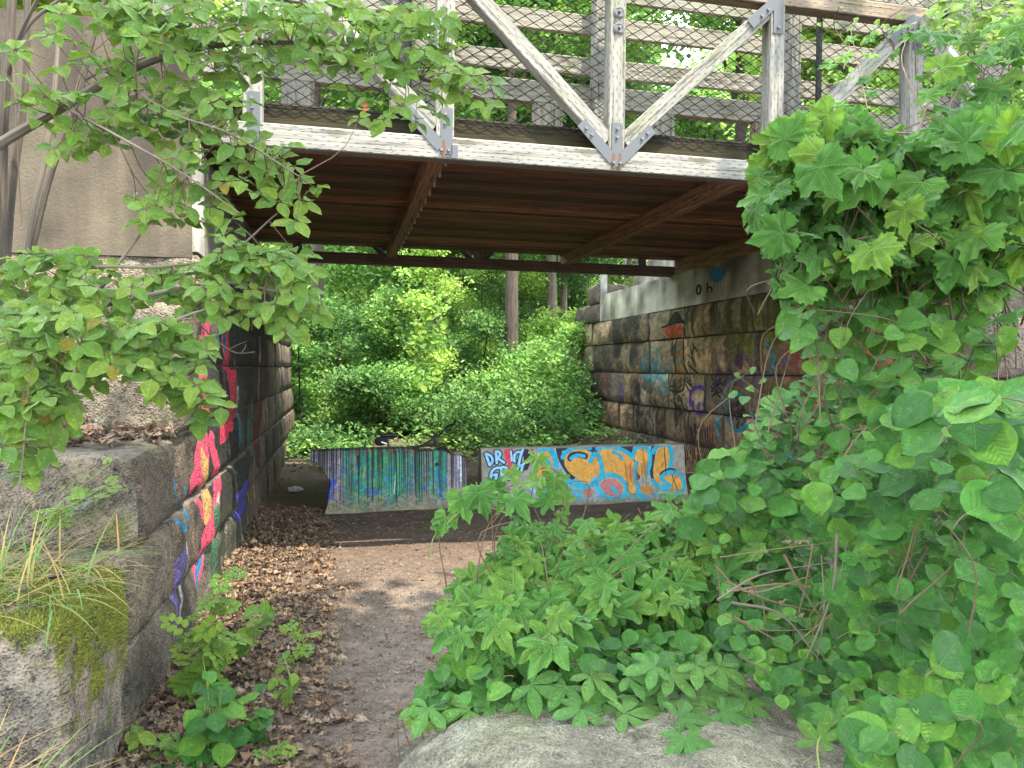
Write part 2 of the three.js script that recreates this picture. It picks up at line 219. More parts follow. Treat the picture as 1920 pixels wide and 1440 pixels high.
// painted sides: u runs along the wall in metres away from us, v is height
function wallCanvas(w, h, z0, z1, hy, stones, seed, basecol, marks) {
  const t = canvasTex(w, h, (g) => {
    const X = (z) => (z - z0) / (z1 - z0) * w, Y = (y) => h - y / hy * h, sx = w / (z1 - z0), sy = h / hy, r = rng(seed);
    g.fillStyle = '#4a443a'; g.fillRect(0, 0, w, h);
    for (const [a, b, s, e] of stones) { const t0 = 0.6 + r() * 0.7, red = r(); g.fillStyle = `rgb(${basecol.map((c, i) => Math.round(c * t0 * (i === 0 ? 1 + red * 0.12 : i === 2 ? 1 - red * 0.1 : 1)))})`; g.fillRect(X(s), Y(b), (e - s) * sx, (b - a) * sy); }
    const blot = (n, cols, s0, s1, al, tall) => { for (let i = 0; i < n; i++) { const s = L(s0, s1, r()) * sx; g.save(); g.translate(r() * w, r() * h); g.scale(1, (tall ? 1 + r() * tall : 0.5 + r()) * sy / sx); g.globalAlpha = al * r(); const q = g.createRadialGradient(0, 0, 0, 0, 0, s); const c = cols[Math.floor(r() * cols.length)]; q.addColorStop(0, `rgba(${c},1)`); q.addColorStop(0.5, `rgba(${c},.6)`); q.addColorStop(1, `rgba(${c},0)`); g.fillStyle = q; g.fillRect(-s, -s, 2 * s, 2 * s); g.restore(); } };
    blot(260, ['20,18,14', '120,105,85', '70,72,40', '96,78,66', '36,30,24'], 0.05, 0.4, 0.34, 0);
    marks.streak && blot(420, ['14,13,10', '150,145,125', '60,64,30', '40,26,20'], 0.015, 0.07, 0.5, 10);
    const pen = { X, Y, sx, sy, r,
      stroke(pts, wd, col, al = 1, soft = 0) { g.globalAlpha = al; g.strokeStyle = col; g.lineCap = g.lineJoin = 'round'; for (let pass = soft; pass >= 0; pass--) { g.globalAlpha = al * (pass ? 0.25 : 1); for (let i = 0; i < pts.length - 1; i++) { const [za, ya, wa = 1] = pts[i], [zb, yb, wb = 1] = pts[i + 1], m = 10; for (let k = 0; k < m; k++) { const f = k / m, f2 = (k + 1) / m, q = L(wa, wb, f) * wd * (1 + pass * 0.25); g.lineWidth = 1; g.beginPath(); g.fillStyle = col; g.ellipse(X(L(za, zb, f)), Y(L(ya, yb, f)), q / 2 * sx, q / 2 * sy, 0, 0, 7); g.fill(); } } } g.globalAlpha = 1; },
      line(pts, wd, col, al = 1) { g.globalAlpha = al; g.strokeStyle = col; g.lineWidth = wd * Math.sqrt(sx * sy); g.lineCap = g.lineJoin = 'round'; g.beginPath(); pts.forEach(([z, y], i) => (i ? g.lineTo(X(z), Y(y)) : g.moveTo(X(z), Y(y)))); g.stroke(); g.globalAlpha = 1; },
      curve(pts, wd, col, al = 1) { const c = new THREE.CatmullRomCurve3(pts.map((p) => V(p[0], p[1], 0))); this.line(c.getPoints(pts.length * 8).map((v) => [v.x, v.y]), wd, col, al); },
      drip(z, y, len, wd, col, al = 0.8) { this.line([[z, y], [z + (r() - 0.5) * 0.03, y - len * 0.5], [z + (r() - 0.5) * 0.05, y - len]], wd, col, al); },
      cloud(z, y, sz, col, al, n = 60) { for (let i = 0; i < n; i++) { const a = r() * 6.28, q = Math.sqrt(r()) * sz; g.globalAlpha = al * r(); g.fillStyle = col; g.beginPath(); g.ellipse(X(z + Math.cos(a) * q), Y(y + Math.sin(a) * q * 0.8), sz * 0.3 * r() * sx, sz * 0.3 * r() * sy, 0, 0, 7); g.fill(); } g.globalAlpha = 1; },
      fill(pts, col, al = 1) { g.globalAlpha = al; g.fillStyle = col; g.beginPath(); pts.forEach(([z, y], i) => (i ? g.lineTo(X(z), Y(y)) : g.moveTo(X(z), Y(y)))); g.fill(); g.globalAlpha = 1; } };
    marks.draw(pen, g);
    // wear: specks of bare stone through everything
    const id = g.getImageData(0, 0, w, h), d = id.data;
    for (let y = 0; y < h; y++) for (let x = 0; x < w; x++) { const q = (y * 2 % 512) * 512 + (x * 2 % 512), q2 = (y % 512) * 512 + (x % 512), k = 0.68 + 0.55 * nB[q] + 0.5 * (nA[q2] - 0.5) + 0.25 * (nS[q2] - 0.5), o = (y * w + x) * 4, bare = nB[q2] * 0.6 + nS[q] * 0.4 > 0.64 ? 0.55 : 0; for (let c = 0; c < 3; c++) d[o + c] = C(L(d[o + c], basecol[c] * 0.75, bare) * k, 0, 255); }
    g.putImageData(id, 0, 0);
  });
  t.repeat.set(1 / (z1 - z0), 1 / hy); t.offset.set(-z0 / (z1 - z0), 0); return t;
}
const PINK = '#cf3f60';
function marksLeft(p) {
  for (let i = 0; i < 46; i++) p.drip(5.6 + p.r() * 10, 0.8 + p.r() * 2.2, 0.3 + p.r() * 1, 0.02 + p.r() * 0.05, ['#0c0b0a', '#15201c', '#2a1512', '#6a6558', '#1d3a44', '#0c0b0a'][Math.floor(p.r() * 6)], 0.75);
  p.cloud(5.9, 1.5, 0.6, '#14120f', 0.6, 110); p.cloud(6.0, 0.7, 0.6, '#1a1814', 0.55, 110); p.cloud(6.8, 0.5, 0.7, '#161a14', 0.55, 110); p.cloud(6.6, 1.2, 0.9, '#121612', 0.65, 170); p.cloud(8, 1.6, 1.4, '#15120e', 0.5, 160); p.cloud(9.5, 2.2, 1.6, '#100e0b', 0.6, 160); p.cloud(7.2, 0.4, 0.6, '#26301c', 0.5, 80); p.cloud(6.2, 0.25, 0.4, '#2c4a34', 0.6, 60);
  p.stroke([[5.98, 2.0, 0.9], [5.88, 1.7, 1.1], [5.82, 1.43, 1], [5.95, 1.16, 1.5], [5.75, 1.02, 1]], 0.36, PINK);
  p.stroke([[5.68, 1.0], [5.50, 0.92, 0.7], [5.60, 0.75, 0.6], [5.74, 0.63, 0.5]], 0.16, PINK);
  p.stroke([[6.3, 1.14, 0.6], [6.6, 0.9, 1], [6.4, 0.69, 0.9], [6.05, 0.57, 0.8], [5.75, 0.46, 0.9], [5.64, 0.36, 1], [5.5, 0.3, 0.6]], 0.26, PINK);
  p.stroke([[6.98, 1.95, 1.2], [7.16, 1.7, 0.8], [7.46, 1.5, 1], [7.27, 1.27, 1], [6.76, 1.13, 0.6]], 0.26, '#b52a45');
  p.stroke([[5.86, 1.04, 0.8], [5.95, 0.9, 1.2], [5.86, 0.74, 1.1], [5.76, 0.66, 0.6]], 0.26, '#b48a4e');
  p.stroke([[6.42, 2.1], [6.52, 1.95], [6.6, 1.85, 0.4]], 0.2, '#1d6f96'); p.stroke([[6.9, 2.1], [6.95, 1.86]], 0.12, '#1b5f8a');
  p.stroke([[5.73, 0.38], [5.56, 0.28], [5.46, 0.12]], 0.1, '#1f6f98'); p.stroke([[7.52, 0.65, 0.6], [7.43, 0.4, 1], [7.6, 0.12, 0.8]], 0.2, '#39388a'); p.stroke([[7.9, 0.62], [7.95, 0.3]], 0.18, '#2e3f86');
  p.stroke([[4.98, 0.57, 0.6], [4.82, 0.5, 1.2], [4.84, 0.31, 1], [4.78, 0.12, 0.5]], 0.13, '#665a8c', 0.55); p.stroke([[5.05, 0.62], [5.0, 0.4], [4.94, 0.2]], 0.05, '#a9a4a0', 0.7);
  p.curve([[4.82, 1.04], [4.85, 0.85], [5.0, 0.71], [5.2, 0.8], [5.15, 0.95]], 0.04, '#1f7fb0', 0.9); p.cloud(5.1, 0.78, 0.1, '#1f7fb0', 0.8, 20);
  p.stroke([[6.46, 0.68], [6.32, 0.58]], 0.1, '#b9b49e'); p.stroke([[6.2, 0.42], [6.15, 0.3]], 0.1, '#a9b4a2', 0.5); p.stroke([[6.35, 0.5, 1], [6.25, 0.26, 1], [6.1, 0.1, 0.6]], 0.3, '#2f5a3c', 0.6);
  p.stroke([[10.31, 1.7], [10.15, 1.2], [9.5, 0.7]], 0.5, '#4a1713', 0.8); p.drip(8.9, 0.6, 0.4, 0.06, '#a8502c'); p.drip(8.6, 0.62, 0.35, 0.05, '#c9b9a0'); p.drip(9.2, 0.62, 0.4, 0.05, '#c9b9a0'); p.drip(7.7, 0.62, 0.5, 0.06, '#9a3020'); p.drip(7.75, 0.5, 0.4, 0.03, '#d8d0b8');
  p.stroke([[8.02, 1.17], [8.18, 0.94]], 0.25, '#17656a', 0.8); p.stroke([[8.74, 1.06], [8.93, 0.8]], 0.22, '#17656a', 0.8); p.stroke([[8.2, 0.9], [8.1, 0.5]], 0.2, '#2a3f16', 0.8);
  p.drip(7.9, 1.5, 0.5, 0.06, '#8d8371'); p.drip(7.5, 1.75, 0.18, 0.07, '#cfcab4'); for (let i = 0; i < 26; i++) p.drip(11.5 + p.r() * 6, 2.5 - p.r() * 1.2, 0.5 + p.r(), 0.05 + p.r() * 0.08, ['#9a9384', '#b0a898', '#3b342c', '#7d7466'][Math.floor(p.r() * 4)], 0.5);
}
function marksRight(p, g) {
  for (let i = 0; i < 40; i++) p.drip(5.8 + p.r() * 7.5, 2.75, 0.2 + p.r() * 0.9, 0.04 + p.r() * 0.1, ['#5c6420', '#6d7230', '#1b1a12', '#8a846a', '#3c4018'][Math.floor(p.r() * 5)], 0.55);
  p.cloud(9.6, 2.45, 0.8, '#5f6a1e', 0.35, 110); p.cloud(8.4, 2.3, 0.9, '#4c551a', 0.3, 110); p.cloud(14.6, 2.45, 0.9, '#15150d', 0.5, 110); p.cloud(10.8, 1.9, 0.8, '#5a5a2a', 0.3, 90); p.cloud(13.5, 0.8, 1, '#1a1712', 0.4, 110); p.cloud(16.5, 1.5, 1.2, '#2e241e', 0.4, 110);
  p.fill([[12.62, 2.44], [11.95, 2.44], [11.9, 2.3], [12.02, 2.22], [12.5, 2.23], [12.7, 2.36]], '#c4572e'); p.fill([[12.5, 2.45], [12.25, 2.66], [12.1, 2.66], [11.86, 2.46]], '#191511', 0.85); p.line([[12.7, 2.42], [12.0, 2.48], [11.85, 2.45]], 0.04, '#141210');
  p.fill([[12.16, 2.17], [11.93, 2.17], [11.72, 1.38], [12.3, 1.36]], '#8a7238', 0.85); for (let i = 0; i < 4; i++) p.line([[12.12, 2.05 - i * 0.12], [11.88, 2.03 - i * 0.12]], 0.05, i % 2 ? '#c0692c' : '#4a86a0', 0.8);
  p.curve([[12.16, 2.19], [12.2, 1.7], [12.32, 1.36], [11.7, 1.36], [11.84, 1.8], [11.93, 2.19]], 0.045, '#121010', 0.9); p.cloud(12.0, 1.3, 0.35, '#161310', 0.6, 40);
  for (let i = 0; i < 12; i++) p.line([[11.7 - p.r() * 0.25, 2.1 - i * 0.06], [11.55 - p.r() * 0.2, 1.97 - i * 0.06]], 0.03, '#15120f', 0.9);
  for (let i = 0; i < 16; i++) p.line([[12.25 - i * 0.04, 1.2 - p.r() * 0.3], [12.2 - i * 0.04, 1.05 - p.r() * 0.4]], 0.035, '#141110', 0.8);
  for (let i = 0; i < 18; i++) p.line([[10.95 - p.r() * 0.5, 1.6 - p.r() * 0.3], [10.85 - p.r() * 0.5, 1.55 - p.r() * 0.35]], 0.035, '#151218', 0.8);
  p.cloud(13.2, 1.75, 0.4, '#2b7f93', 0.55, 70); p.cloud(12.7, 1.45, 0.3, '#2f8ea6', 0.6, 50); p.line([[13.6, 1.55], [12.6, 1.5]], 0.05, '#2f8ea6', 0.5);
  p.curve([[11.49, 1.1], [11.49, 1.28], [11.26, 1.4], [11.02, 1.33], [11.0, 1.15], [11.1, 1.02], [11.42, 1.0], [11.4, 1.15]], 0.08, '#4f359c', 0.85); p.cloud(11.25, 1.05, 0.2, '#45309a', 0.6, 30); p.line([[10.6, 1.7], [10.7, 1.5], [10.75, 1.35]], 0.06, '#5a4390', 0.6);
  p.cloud(10.2, 1.72, 0.4, '#4a2a52', 0.5, 60); p.curve([[10.1, 1.5], [10.0, 1.75], [9.8, 1.85], [9.6, 1.7], [9.55, 1.45]], 0.1, '#5a3558', 0.5);
  p.curve([[9.2, 1.62], [9.8, 1.62], [10.35, 1.4], [10.65, 1.0], [10.6, 0.6]], 0.06, '#7d98a4', 0.7); p.curve([[10.6, 1.0], [10.62, 0.8]], 0.06, '#2f93ac', 0.9);
  p.cloud(10.1, 1.05, 0.28, '#2a1c33', 0.9, 60); p.curve([[9.75, 1.25], [10.05, 1.32], [10.33, 1.2], [10.4, 1.02], [10.2, 0.86], [9.95, 0.8], [9.75, 0.9]], 0.07, '#279ab4', 0.95); p.curve([[9.7, 1.1], [9.5, 0.95], [9.25, 0.95], [9.1, 1.1], [8.9, 1.0]], 0.07, '#279ab4', 0.85); p.curve([[10.5, 0.7], [10.2, 0.52], [9.8, 0.5], [9.4, 0.7]], 0.05, '#7f8f95', 0.7);
  for (let i = 0; i < 15; i++) p.drip(11.75 - i * 0.07, 0.82 - p.r() * 0.1, 0.4 + p.r() * 0.25, 0.035, ['#3c1418', '#4a2030', '#5a2a24', '#2b1c38'][i % 4], 0.85); p.drip(11.25, 0.72, 0.15, 0.04, '#b8c8d8');
  p.curve([[13.97, 0.1], [14.0, 0.77], [13.9, 1.15], [13.7, 0.9], [13.5, 1.2], [13.4, 1.2], [13.18, 0.9], [13.03, 0.54], [13.15, 0.2]], 0.045, '#a89a94', 0.6); p.curve([[13.74, 0.68], [13.48, 0.8], [13.18, 0.62], [13.48, 0.38], [13.8, 0.45], [13.74, 0.68]], 0.04, '#9c8f8a', 0.6); p.cloud(13.45, 0.95, 0.12, '#a98a92', 0.5, 20);
  p.cloud(15, 1.25, 0.5, '#35356a', 0.4, 60); p.cloud(15.2, 0.75, 0.35, '#6a3a3c', 0.4, 40); p.stroke([[15.7, 1.5], [15.6, 1.1]], 0.25, '#7d5148', 0.4);
  p.cloud(8.7, 1.8, 0.3, '#b03440', 0.55, 60); p.cloud(7.2, 1.82, 0.35, '#c43a44', 0.6, 60); p.line([[7.6, 1.9], [7.3, 2.0], [7.0, 1.85], [6.7, 1.75]], 0.09, '#cc3a42', 0.8); p.curve([[9.3, 2.05], [9.12, 1.85], [9.2, 1.6], [9.38, 1.65]], 0.05, '#2b8aa8', 0.8); p.cloud(9.0, 1.75, 0.2, '#3a7f90', 0.5, 30);
  p.stroke([[10.2, 0.3, 0.7], [10.22, 0.05, 1.1], [10.3, -0.1, 1]], 0.26, '#1f96bd', 0.95); p.stroke([[8.76, 0.65, 1], [8.7, 0.5, 1]], 0.2, '#2aa0c8', 0.95); p.cloud(6.3, 1.5, 0.4, '#26181a', 0.6, 50); p.line([[6.6, 1.9], [6.1, 1.95], [6.0, 1.7]], 0.06, '#a83a48', 0.7); p.line([[6.2, 2.0], [6.1, 1.5]], 0.12, '#171214', 0.8);
}
const darkBase = [84, 75, 62];
const wallA = wallCanvas(2048, 1536, 2.9, 7.4, 3.3, stonesL, 3, [92, 85, 72], { draw: marksLeft, streak: false });
const wallB = wallCanvas(1536, 768, 7.4, 17.7, 3.3, stonesL, 4, [92, 83, 71], { draw: marksLeft, streak: true });
const wallR = wallCanvas(2048, 640, 5.5, 20.6, 3.3, stonesR, 5, [158, 140, 112], { draw: marksRight, streak: true });
const painted = (t) => std({ map: t, bumpMap: stoneBump, bumpScale: 0.055, roughness: 0.85 });
const mWallA = painted(wallA), mWallB = painted(wallB), mWallR = painted(wallR), mGen = mStone;
const sideMats = (m) => [m, m, mGen, mGen, mGen, mGen];
function splitPaint(g) { return g; }
const XL = -0.97, XR = 5.6;
const abutL = thing('stone_abutment', 'dark graffiti-streaked stone abutment left of the path under the bridge', 'abutment', null, V(XL, 0, -11));
const abutR = thing('stone_abutment', 'brown block abutment with moss and faded graffiti, right of the barriers', 'abutment', null, V(XR, 0, -11));
const rel = (g, o) => g.translate(-o.position.x, -o.position.y, -o.position.z);
{
  const r = rng(77);
  stonesL.forEach(([a, b, s, e, c], i) => {
    const first = i === 0 || stonesL[i - 1][4] !== c, near = s < 7.4, deep = first ? 1.9 : 0.6, push = first ? 0.01 : (r() - 0.5) * 0.03 + (c < 2 ? 0.02 : 0);
    const base = first ? [0.22, 0.18, 0.13] : [0.15, 0.12, 0.095];
    part('stone', rel(block(XL - deep, XL + push, a + 0.004, b - 0.004, -e + 0.005, -s - 0.005, first ? 0.045 : near ? 0.07 : 0.14, first ? 0.032 : near ? 0.03 : 0.016, i * 3.1, stoneTint(base, first ? (c === 2 ? 0.12 : 0.0) : -0.1, i), first ? 0.7 : 0.4), abutL), sideMats(near ? mWallA : mWallB), abutL);
  });
  // the low mossy stone at the near end
  const mossy = (x, y, z, nx, ny, nz) => { const c = stoneTint([0.29, 0.235, 0.18], -0.25, 5)(x, y, z, nx, ny, nz), n = fbm(x * 8, y * 8, z * 8, 4), cr = fbm(x * 30, y * 14, z * 30, 2), m = Math.max(SS(y + 0.35 * n, 0.66, 0.77), nx > 0.4 ? SS(y + 0.55 * n + 0.12 * SS(-z, 3, 3.4), 0.42, 0.68) : 0); return c.map((v, i) => L(v, [0.15, 0.155, 0.014][i] * (0.75 + 1.3 * n + 0.9 * cr), m)); };
  const mossStone = block(XL - 0.5, XL, -0.15, 0.8, -3.78, -3.0, 0.03, 0.03, 91, mossy, 0.6);
  { // cushions of moss standing up from it
    const q = rng(17), p = mossStone.attributes.position, c = mossStone.attributes.color, nn = mossStone.attributes.normal, ix = mossStone.index.array, ms = [], cs = [], tri = [];
    for (let i = 0; i < ix.length; i += 3) if (c.getY(ix[i]) > c.getX(ix[i]) * 0.93 && c.getZ(ix[i]) < 0.09) tri.push(i);
    for (let k = 0; k < 9000 && tri.length; k++) { const i = tri[Math.floor(q() * tri.length)], u = q(), v = q() * (1 - u), a = V().fromBufferAttribute(p, ix[i]), b = V().fromBufferAttribute(p, ix[i + 1]).sub(a), d = V().fromBufferAttribute(p, ix[i + 2]).sub(a), n = V().fromBufferAttribute(nn, ix[i]); ms.push(M4(a.addScaledVector(b, u).addScaledVector(d, v), new THREE.Quaternion().setFromUnitVectors(V(0, 1, 0), n.add(V(q() - 0.5, q() * 0.6, q() - 0.5)).normalize()), V(1, 0.6 + q() * 1.4, 1).multiplyScalar(0.004 + 0.005 * q()))); const f = 0.6 + 0.8 * q(); cs.push(RGB(0.15 * f, 0.17 * f, 0.022 * f)); }
    if (ms.length) inst('moss', new THREE.ConeGeometry(0.6, 1.4, 5, 1, true).translate(0, 0.6, 0), std({ roughness: 1 }), scene, ms, cs).userData.label = 'cushions of yellow-green moss on the low near stone';
  }
  part('stone', rel(mossStone, abutL), mStone, abutL);
  part('stone', rel(block(XL - 1.6, XL - 0.51, -0.15, 0.8, -3.78, -3.05, 0.07, 0.05, 93, stoneTint([0.3, 0.25, 0.2], 0.05, 7)), abutL), mStone, abutL);
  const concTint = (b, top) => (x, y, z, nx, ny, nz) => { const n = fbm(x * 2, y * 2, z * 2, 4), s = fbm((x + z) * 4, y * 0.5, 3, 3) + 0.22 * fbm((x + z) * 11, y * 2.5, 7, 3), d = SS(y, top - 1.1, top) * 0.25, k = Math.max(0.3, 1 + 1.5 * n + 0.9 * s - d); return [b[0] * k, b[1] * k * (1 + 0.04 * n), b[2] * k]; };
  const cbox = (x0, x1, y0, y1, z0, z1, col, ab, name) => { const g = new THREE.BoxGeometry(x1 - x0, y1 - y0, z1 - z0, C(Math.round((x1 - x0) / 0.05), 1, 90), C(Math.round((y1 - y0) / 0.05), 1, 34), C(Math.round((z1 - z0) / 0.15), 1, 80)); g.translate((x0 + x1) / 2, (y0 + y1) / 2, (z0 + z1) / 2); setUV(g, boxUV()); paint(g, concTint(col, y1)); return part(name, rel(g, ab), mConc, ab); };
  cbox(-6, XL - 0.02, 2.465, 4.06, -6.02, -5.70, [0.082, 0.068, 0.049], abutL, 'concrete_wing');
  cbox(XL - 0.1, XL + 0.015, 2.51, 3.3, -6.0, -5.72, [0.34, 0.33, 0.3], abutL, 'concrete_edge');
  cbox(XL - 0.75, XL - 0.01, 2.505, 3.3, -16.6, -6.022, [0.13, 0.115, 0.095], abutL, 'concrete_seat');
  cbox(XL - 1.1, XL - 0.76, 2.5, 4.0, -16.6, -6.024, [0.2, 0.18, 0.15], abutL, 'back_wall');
  part('backing', rel(setUV(paint(new THREE.BoxGeometry(1.2, 2.48, 11.2).translate(XL - 0.68, 1.23, -11.6), () => [0.05, 0.045, 0.04]), boxUV()), abutL), mStone, abutL);
  stonesR.forEach(([a, b, s, e, c], i) => {
    const push = (r() - 0.45) * 0.07;
    part('stone', rel(block(XR - push, XR + 0.7, a + 0.004, b - 0.004, -e + 0.005, -s - 0.005, 0.12, 0.04, i * 2.3, stoneTint([0.16, 0.125, 0.1], 0, i), 0.6), abutR), sideMats(mWallR), abutR);
  });
  for (const [y0, y1, s, e] of [[2.724, 3.12, 16.1, 17.0], [2.724, 3.12, 17.0, 17.7], [3.12, 3.55, 16.1, 16.8]]) part('stone', rel(block(XR - 0.04, XR + 0.7, y0 + 0.004, y1, -e, -s, 0.1, 0.06, y0 * 9 + s, stoneTint([0.17, 0.13, 0.105], 0.02, s)), abutR), mStone, abutR);
  for (let c = 0; c < 5; c++) for (let k = 0, x = 6.32 + (c % 2) * 0.3; k < 4; k++) { const w = 0.8 + r() * 0.5; part('stone', rel(block(x, x + w, YR[c] + 0.004, YR[c + 1] - 0.004, -6.3, -5.72 + (r() - 0.5) * 0.06, 0.1, 0.05, c * 5 + k, stoneTint([0.10, 0.08, 0.064], -0.02, c + k * 7)), abutR), mStone, abutR); x += w + 0.01; }
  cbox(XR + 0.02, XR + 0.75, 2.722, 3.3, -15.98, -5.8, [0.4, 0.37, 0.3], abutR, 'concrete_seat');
  cbox(XR + 0.76, XR + 1.1, 2.72, 3.95, -16.0, -5.8, [0.3, 0.28, 0.24], abutR, 'back_wall');
  cbox(XR + 0.01, XR + 0.14, 2.724, 3.9, -16.09, -15.985, [0.42, 0.42, 0.4], abutR, 'concrete_edge');
  part('backing', rel(setUV(paint(new THREE.BoxGeometry(0.8, 2.7, 12.5).translate(XR + 0.7, 1.33, -12.2), () => [0.05, 0.045, 0.04]), boxUV()), abutR), mStone, abutR);
  // spray paint on the concrete seat of the right abutment: a thin coat of its own
  const spray = canvasTex(512, 512, (g) => { const q = rng(8); g.clearRect(0, 0, 512, 512); g.translate(512, 0); g.scale(-1, 1); for (let i = 0; i < 900; i++) { const a = q() * 6.28, s = Math.sqrt(q()); g.fillStyle = `rgba(30,125,170,${0.25 * q()})`; g.beginPath(); g.ellipse(150 + Math.cos(a) * s * 95, 150 + Math.sin(a) * s * 90, 14, 10, 0, 0, 7); g.fill(); } g.strokeStyle = 'rgba(30,120,165,.8)'; g.lineWidth = 8; for (const x of [90, 130, 175]) { g.beginPath(); g.moveTo(x, 200); g.bezierCurveTo(x - 10, 260, x + 30, 290, x + 5, 350); g.stroke(); } g.strokeStyle = 'rgba(22,18,16,.95)'; g.lineWidth = 30; g.beginPath(); g.ellipse(418, 300, 30, 62, 0, 0, 7); g.stroke(); g.lineWidth = 24; g.beginPath(); g.moveTo(285, 230); g.lineTo(288, 375); g.moveTo(288, 310); g.bezierCurveTo(230, 270, 215, 330, 220, 372); g.stroke(); });
  const gm = new THREE.PlaneGeometry(1.15, 0.58).rotateY(-Math.PI / 2).translate(XR + 0.014, 3.0, -10.98);
  part('spray_mark', rel(gm, abutR), std({ map: spray, transparent: true, roughness: 0.8 }), abutR);
}
// ------------------------------------------------------------ footbridge
{
  const br = thing('footbridge', 'weathered grey timber truss footbridge with black chain-link fence over the path', 'footbridge', null, V(2.23, 3.32, -9.25));
  br.rotation.z = -0.0115;
  const PX = [-2.85, -1.415, 0, 1.45, 2.84], zf = 3.18, top = 1.52, cy = 0.085, W = V(0, 0, 1), r = rng(31);
  const box = (w, h, d, x, y, z) => new THREE.BoxGeometry(w, h, d).translate(x, y, z);
  for (const s of [1, -1]) {
    const z = s * zf;
    part('bottom_chord', timber(V(-3.95, cy, z), V(4.0, cy, z), 0.14, 0.17), s > 0 ? mWood : mWoodWarm, br);
    part('top_chord', timber(V(-2.92, top + 0.07, z), V(2.95, top + 0.07, z), 0.14, 0.14), s > 0 ? mWoodWarm : mWood, br);
    PX.forEach((x, i) => {
      const p = part('post', timber(V(x, 0.172, z), V(x, top, z), 0.14, 0.14, V(1, 0, 0)), mWood, br);
      const arms = [[], [-1], [-1, 1], [1], []][i], zp = z + s * 0.0755, dx = 1.43, dl = Math.hypot(dx, top - 0.17), gs = [box(0.088, 0.36, 0.008, x + (i === 1 || i === 0 ? 0.012 : 0), 0.21, zp)], bolts = [[x, 0.34], [x, 0.27], [x - 0.028, 0.062], [x + 0.028, 0.062]];
      if (i === 0 || i === 1) gs.push(box(0.05, 0.1, 0.008, x + 0.075, 0.055, zp));
      for (const a of arms) { const g = box(0.088, 0.40, 0.0078, 0, 0.19, 0); g.rotateZ(-a * Math.atan2(dx - 0.1, top - 0.17)); g.translate(x + a * 0.035, 0.09, zp + s * 0.0006); gs.push(g); const ux = a * (dx - 0.1) / dl, uy = (top - 0.17) / dl; for (const q of [0.27, 0.34]) bolts.push([x + a * 0.035 + ux * q, 0.09 + uy * q]); }
      part('gusset_plate', merge(gs), mSteel, p);
      for (const [bx, by] of bolts) part('bolt', new THREE.CylinderGeometry(0.013, 0.014, 0.016, 6).rotateX(Math.PI / 2).translate(bx, by, zp + s * 0.011), mZinc, p);
      if (s > 0 && i === 2) for (const y of [1.16, 1.29]) { const w = new THREE.CylinderGeometry(0.048, 0.05, 0.01, 20).rotateX(Math.PI / 2).translate(x + 0.005, y, zp); part('washer', merge([w, new THREE.CylinderGeometry(0.014, 0.014, 0.04, 6).rotateX(Math.PI / 2).translate(x + 0.005, y, zp + 0.015), new THREE.TorusGeometry(0.036, 0.005, 5, 18).translate(x + 0.005, y, zp + 0.006)]), mZinc, p); }
      if (s > 0 && (arms.length > 1 || i === 1)) part('rust_stain', merge((arms.length > 1 ? [-1, 1] : [-0.4]).map((a) => box(0.022, 0.13, 0.0016, x + a * 0.028, 0.075, zp + 0.0052))), mRust, p);
      if (i === 4 || i === 3) { const g = [box(0.09, 0.3, 0.008, x, top - 0.1, zp)]; const q = box(0.09, 0.34, 0.0078, 0, -0.15, 0); q.rotateZ(-0.82); q.translate(x - 0.03, top + 0.02, zp + s * 0.0006); g.push(q); part('gusset_plate', merge(g), mSteel, p); for (const [bx, by] of [[x, top - 0.2], [x - 0.16, top - 0.12], [x - 0.1, top - 0.06]]) part('bolt', new THREE.CylinderGeometry(0.013, 0.014, 0.016, 6).rotateX(Math.PI / 2).translate(bx, by, zp + s * 0.011), mZinc, p); }
    });
    for (const [a, b] of [[0, 1], [1, 2], [3, 2], [4, 3]]) { const d = Math.sign(PX[b] - PX[a]); part('diagonal', timber(V(PX[a] + d * 0.09, top - 0.06, z), V(PX[b] - d * 0.07, 0.25, z), 0.12, 0.125), mWood, br); }
    for (const i of [4]) { const x = PX[i]; part('outrigger', timber(V(x + 0.06, top + 0.02, z + s * 0.1), V(x + 0.09, 0.1, z + s * 0.98), 0.12, 0.09, V(1, 0, 0)), mWood, br); }
  }
  // floor beams, with the bolt ends that hang below the planks
  PX.forEach((x, i) => {
    if (i === 2 || i === 0) return;
    const b = part('floor_beam', timber(V(x, 0.19, i === 4 ? 2.9 : -3.1), V(x, 0.19, i === 4 ? 4.25 : 3.1), 0.13, 0.17), mBeam, br); if (i === 4) return;
    for (let k = 0; k < 15; k++) { const z = -2.9 + k * 0.41; part('bolt', new THREE.CylinderGeometry(0.014, 0.014, 0.1, 6).translate(x + 0.115, 0.235 - 0.002 * k, z), mBoltEnd, b); }
  });
  for (const x of [-3.62, 3.5]) part('end_sill', timber(V(x, 0.14, -3.05), V(x, 0.14, 3.05), 0.2, 0.26), mBeam, br);
  for (let k = 0; k < 5; k++) part('bolt', new THREE.CylinderGeometry(0.011, 0.011, 0.1, 6).translate(-0.3 + k * 0.2, 0.25, 2.9), mBoltEnd, br);
  for (let k = 0; k < 30; k++) { const z = -3.08 + k * 0.205, dy = (r() - 0.5) * 0.026; part('deck_plank', timber(V(-3.75, 0.316 + dy, z), V(3.75, 0.316 + dy, z), 0.191, 0.08, V(0, 1, 0), 0.008), [mDeck, mDeckB, mDeckC, mDeck][Math.floor(r() * 4)], br); }
  part('deck_edge', timber(V(-3.9, 0.29, 3.03), V(3.9, 0.29, 3.03), 0.1, 0.19, V(0, 1, 0), 0.02), mMossWood, br);
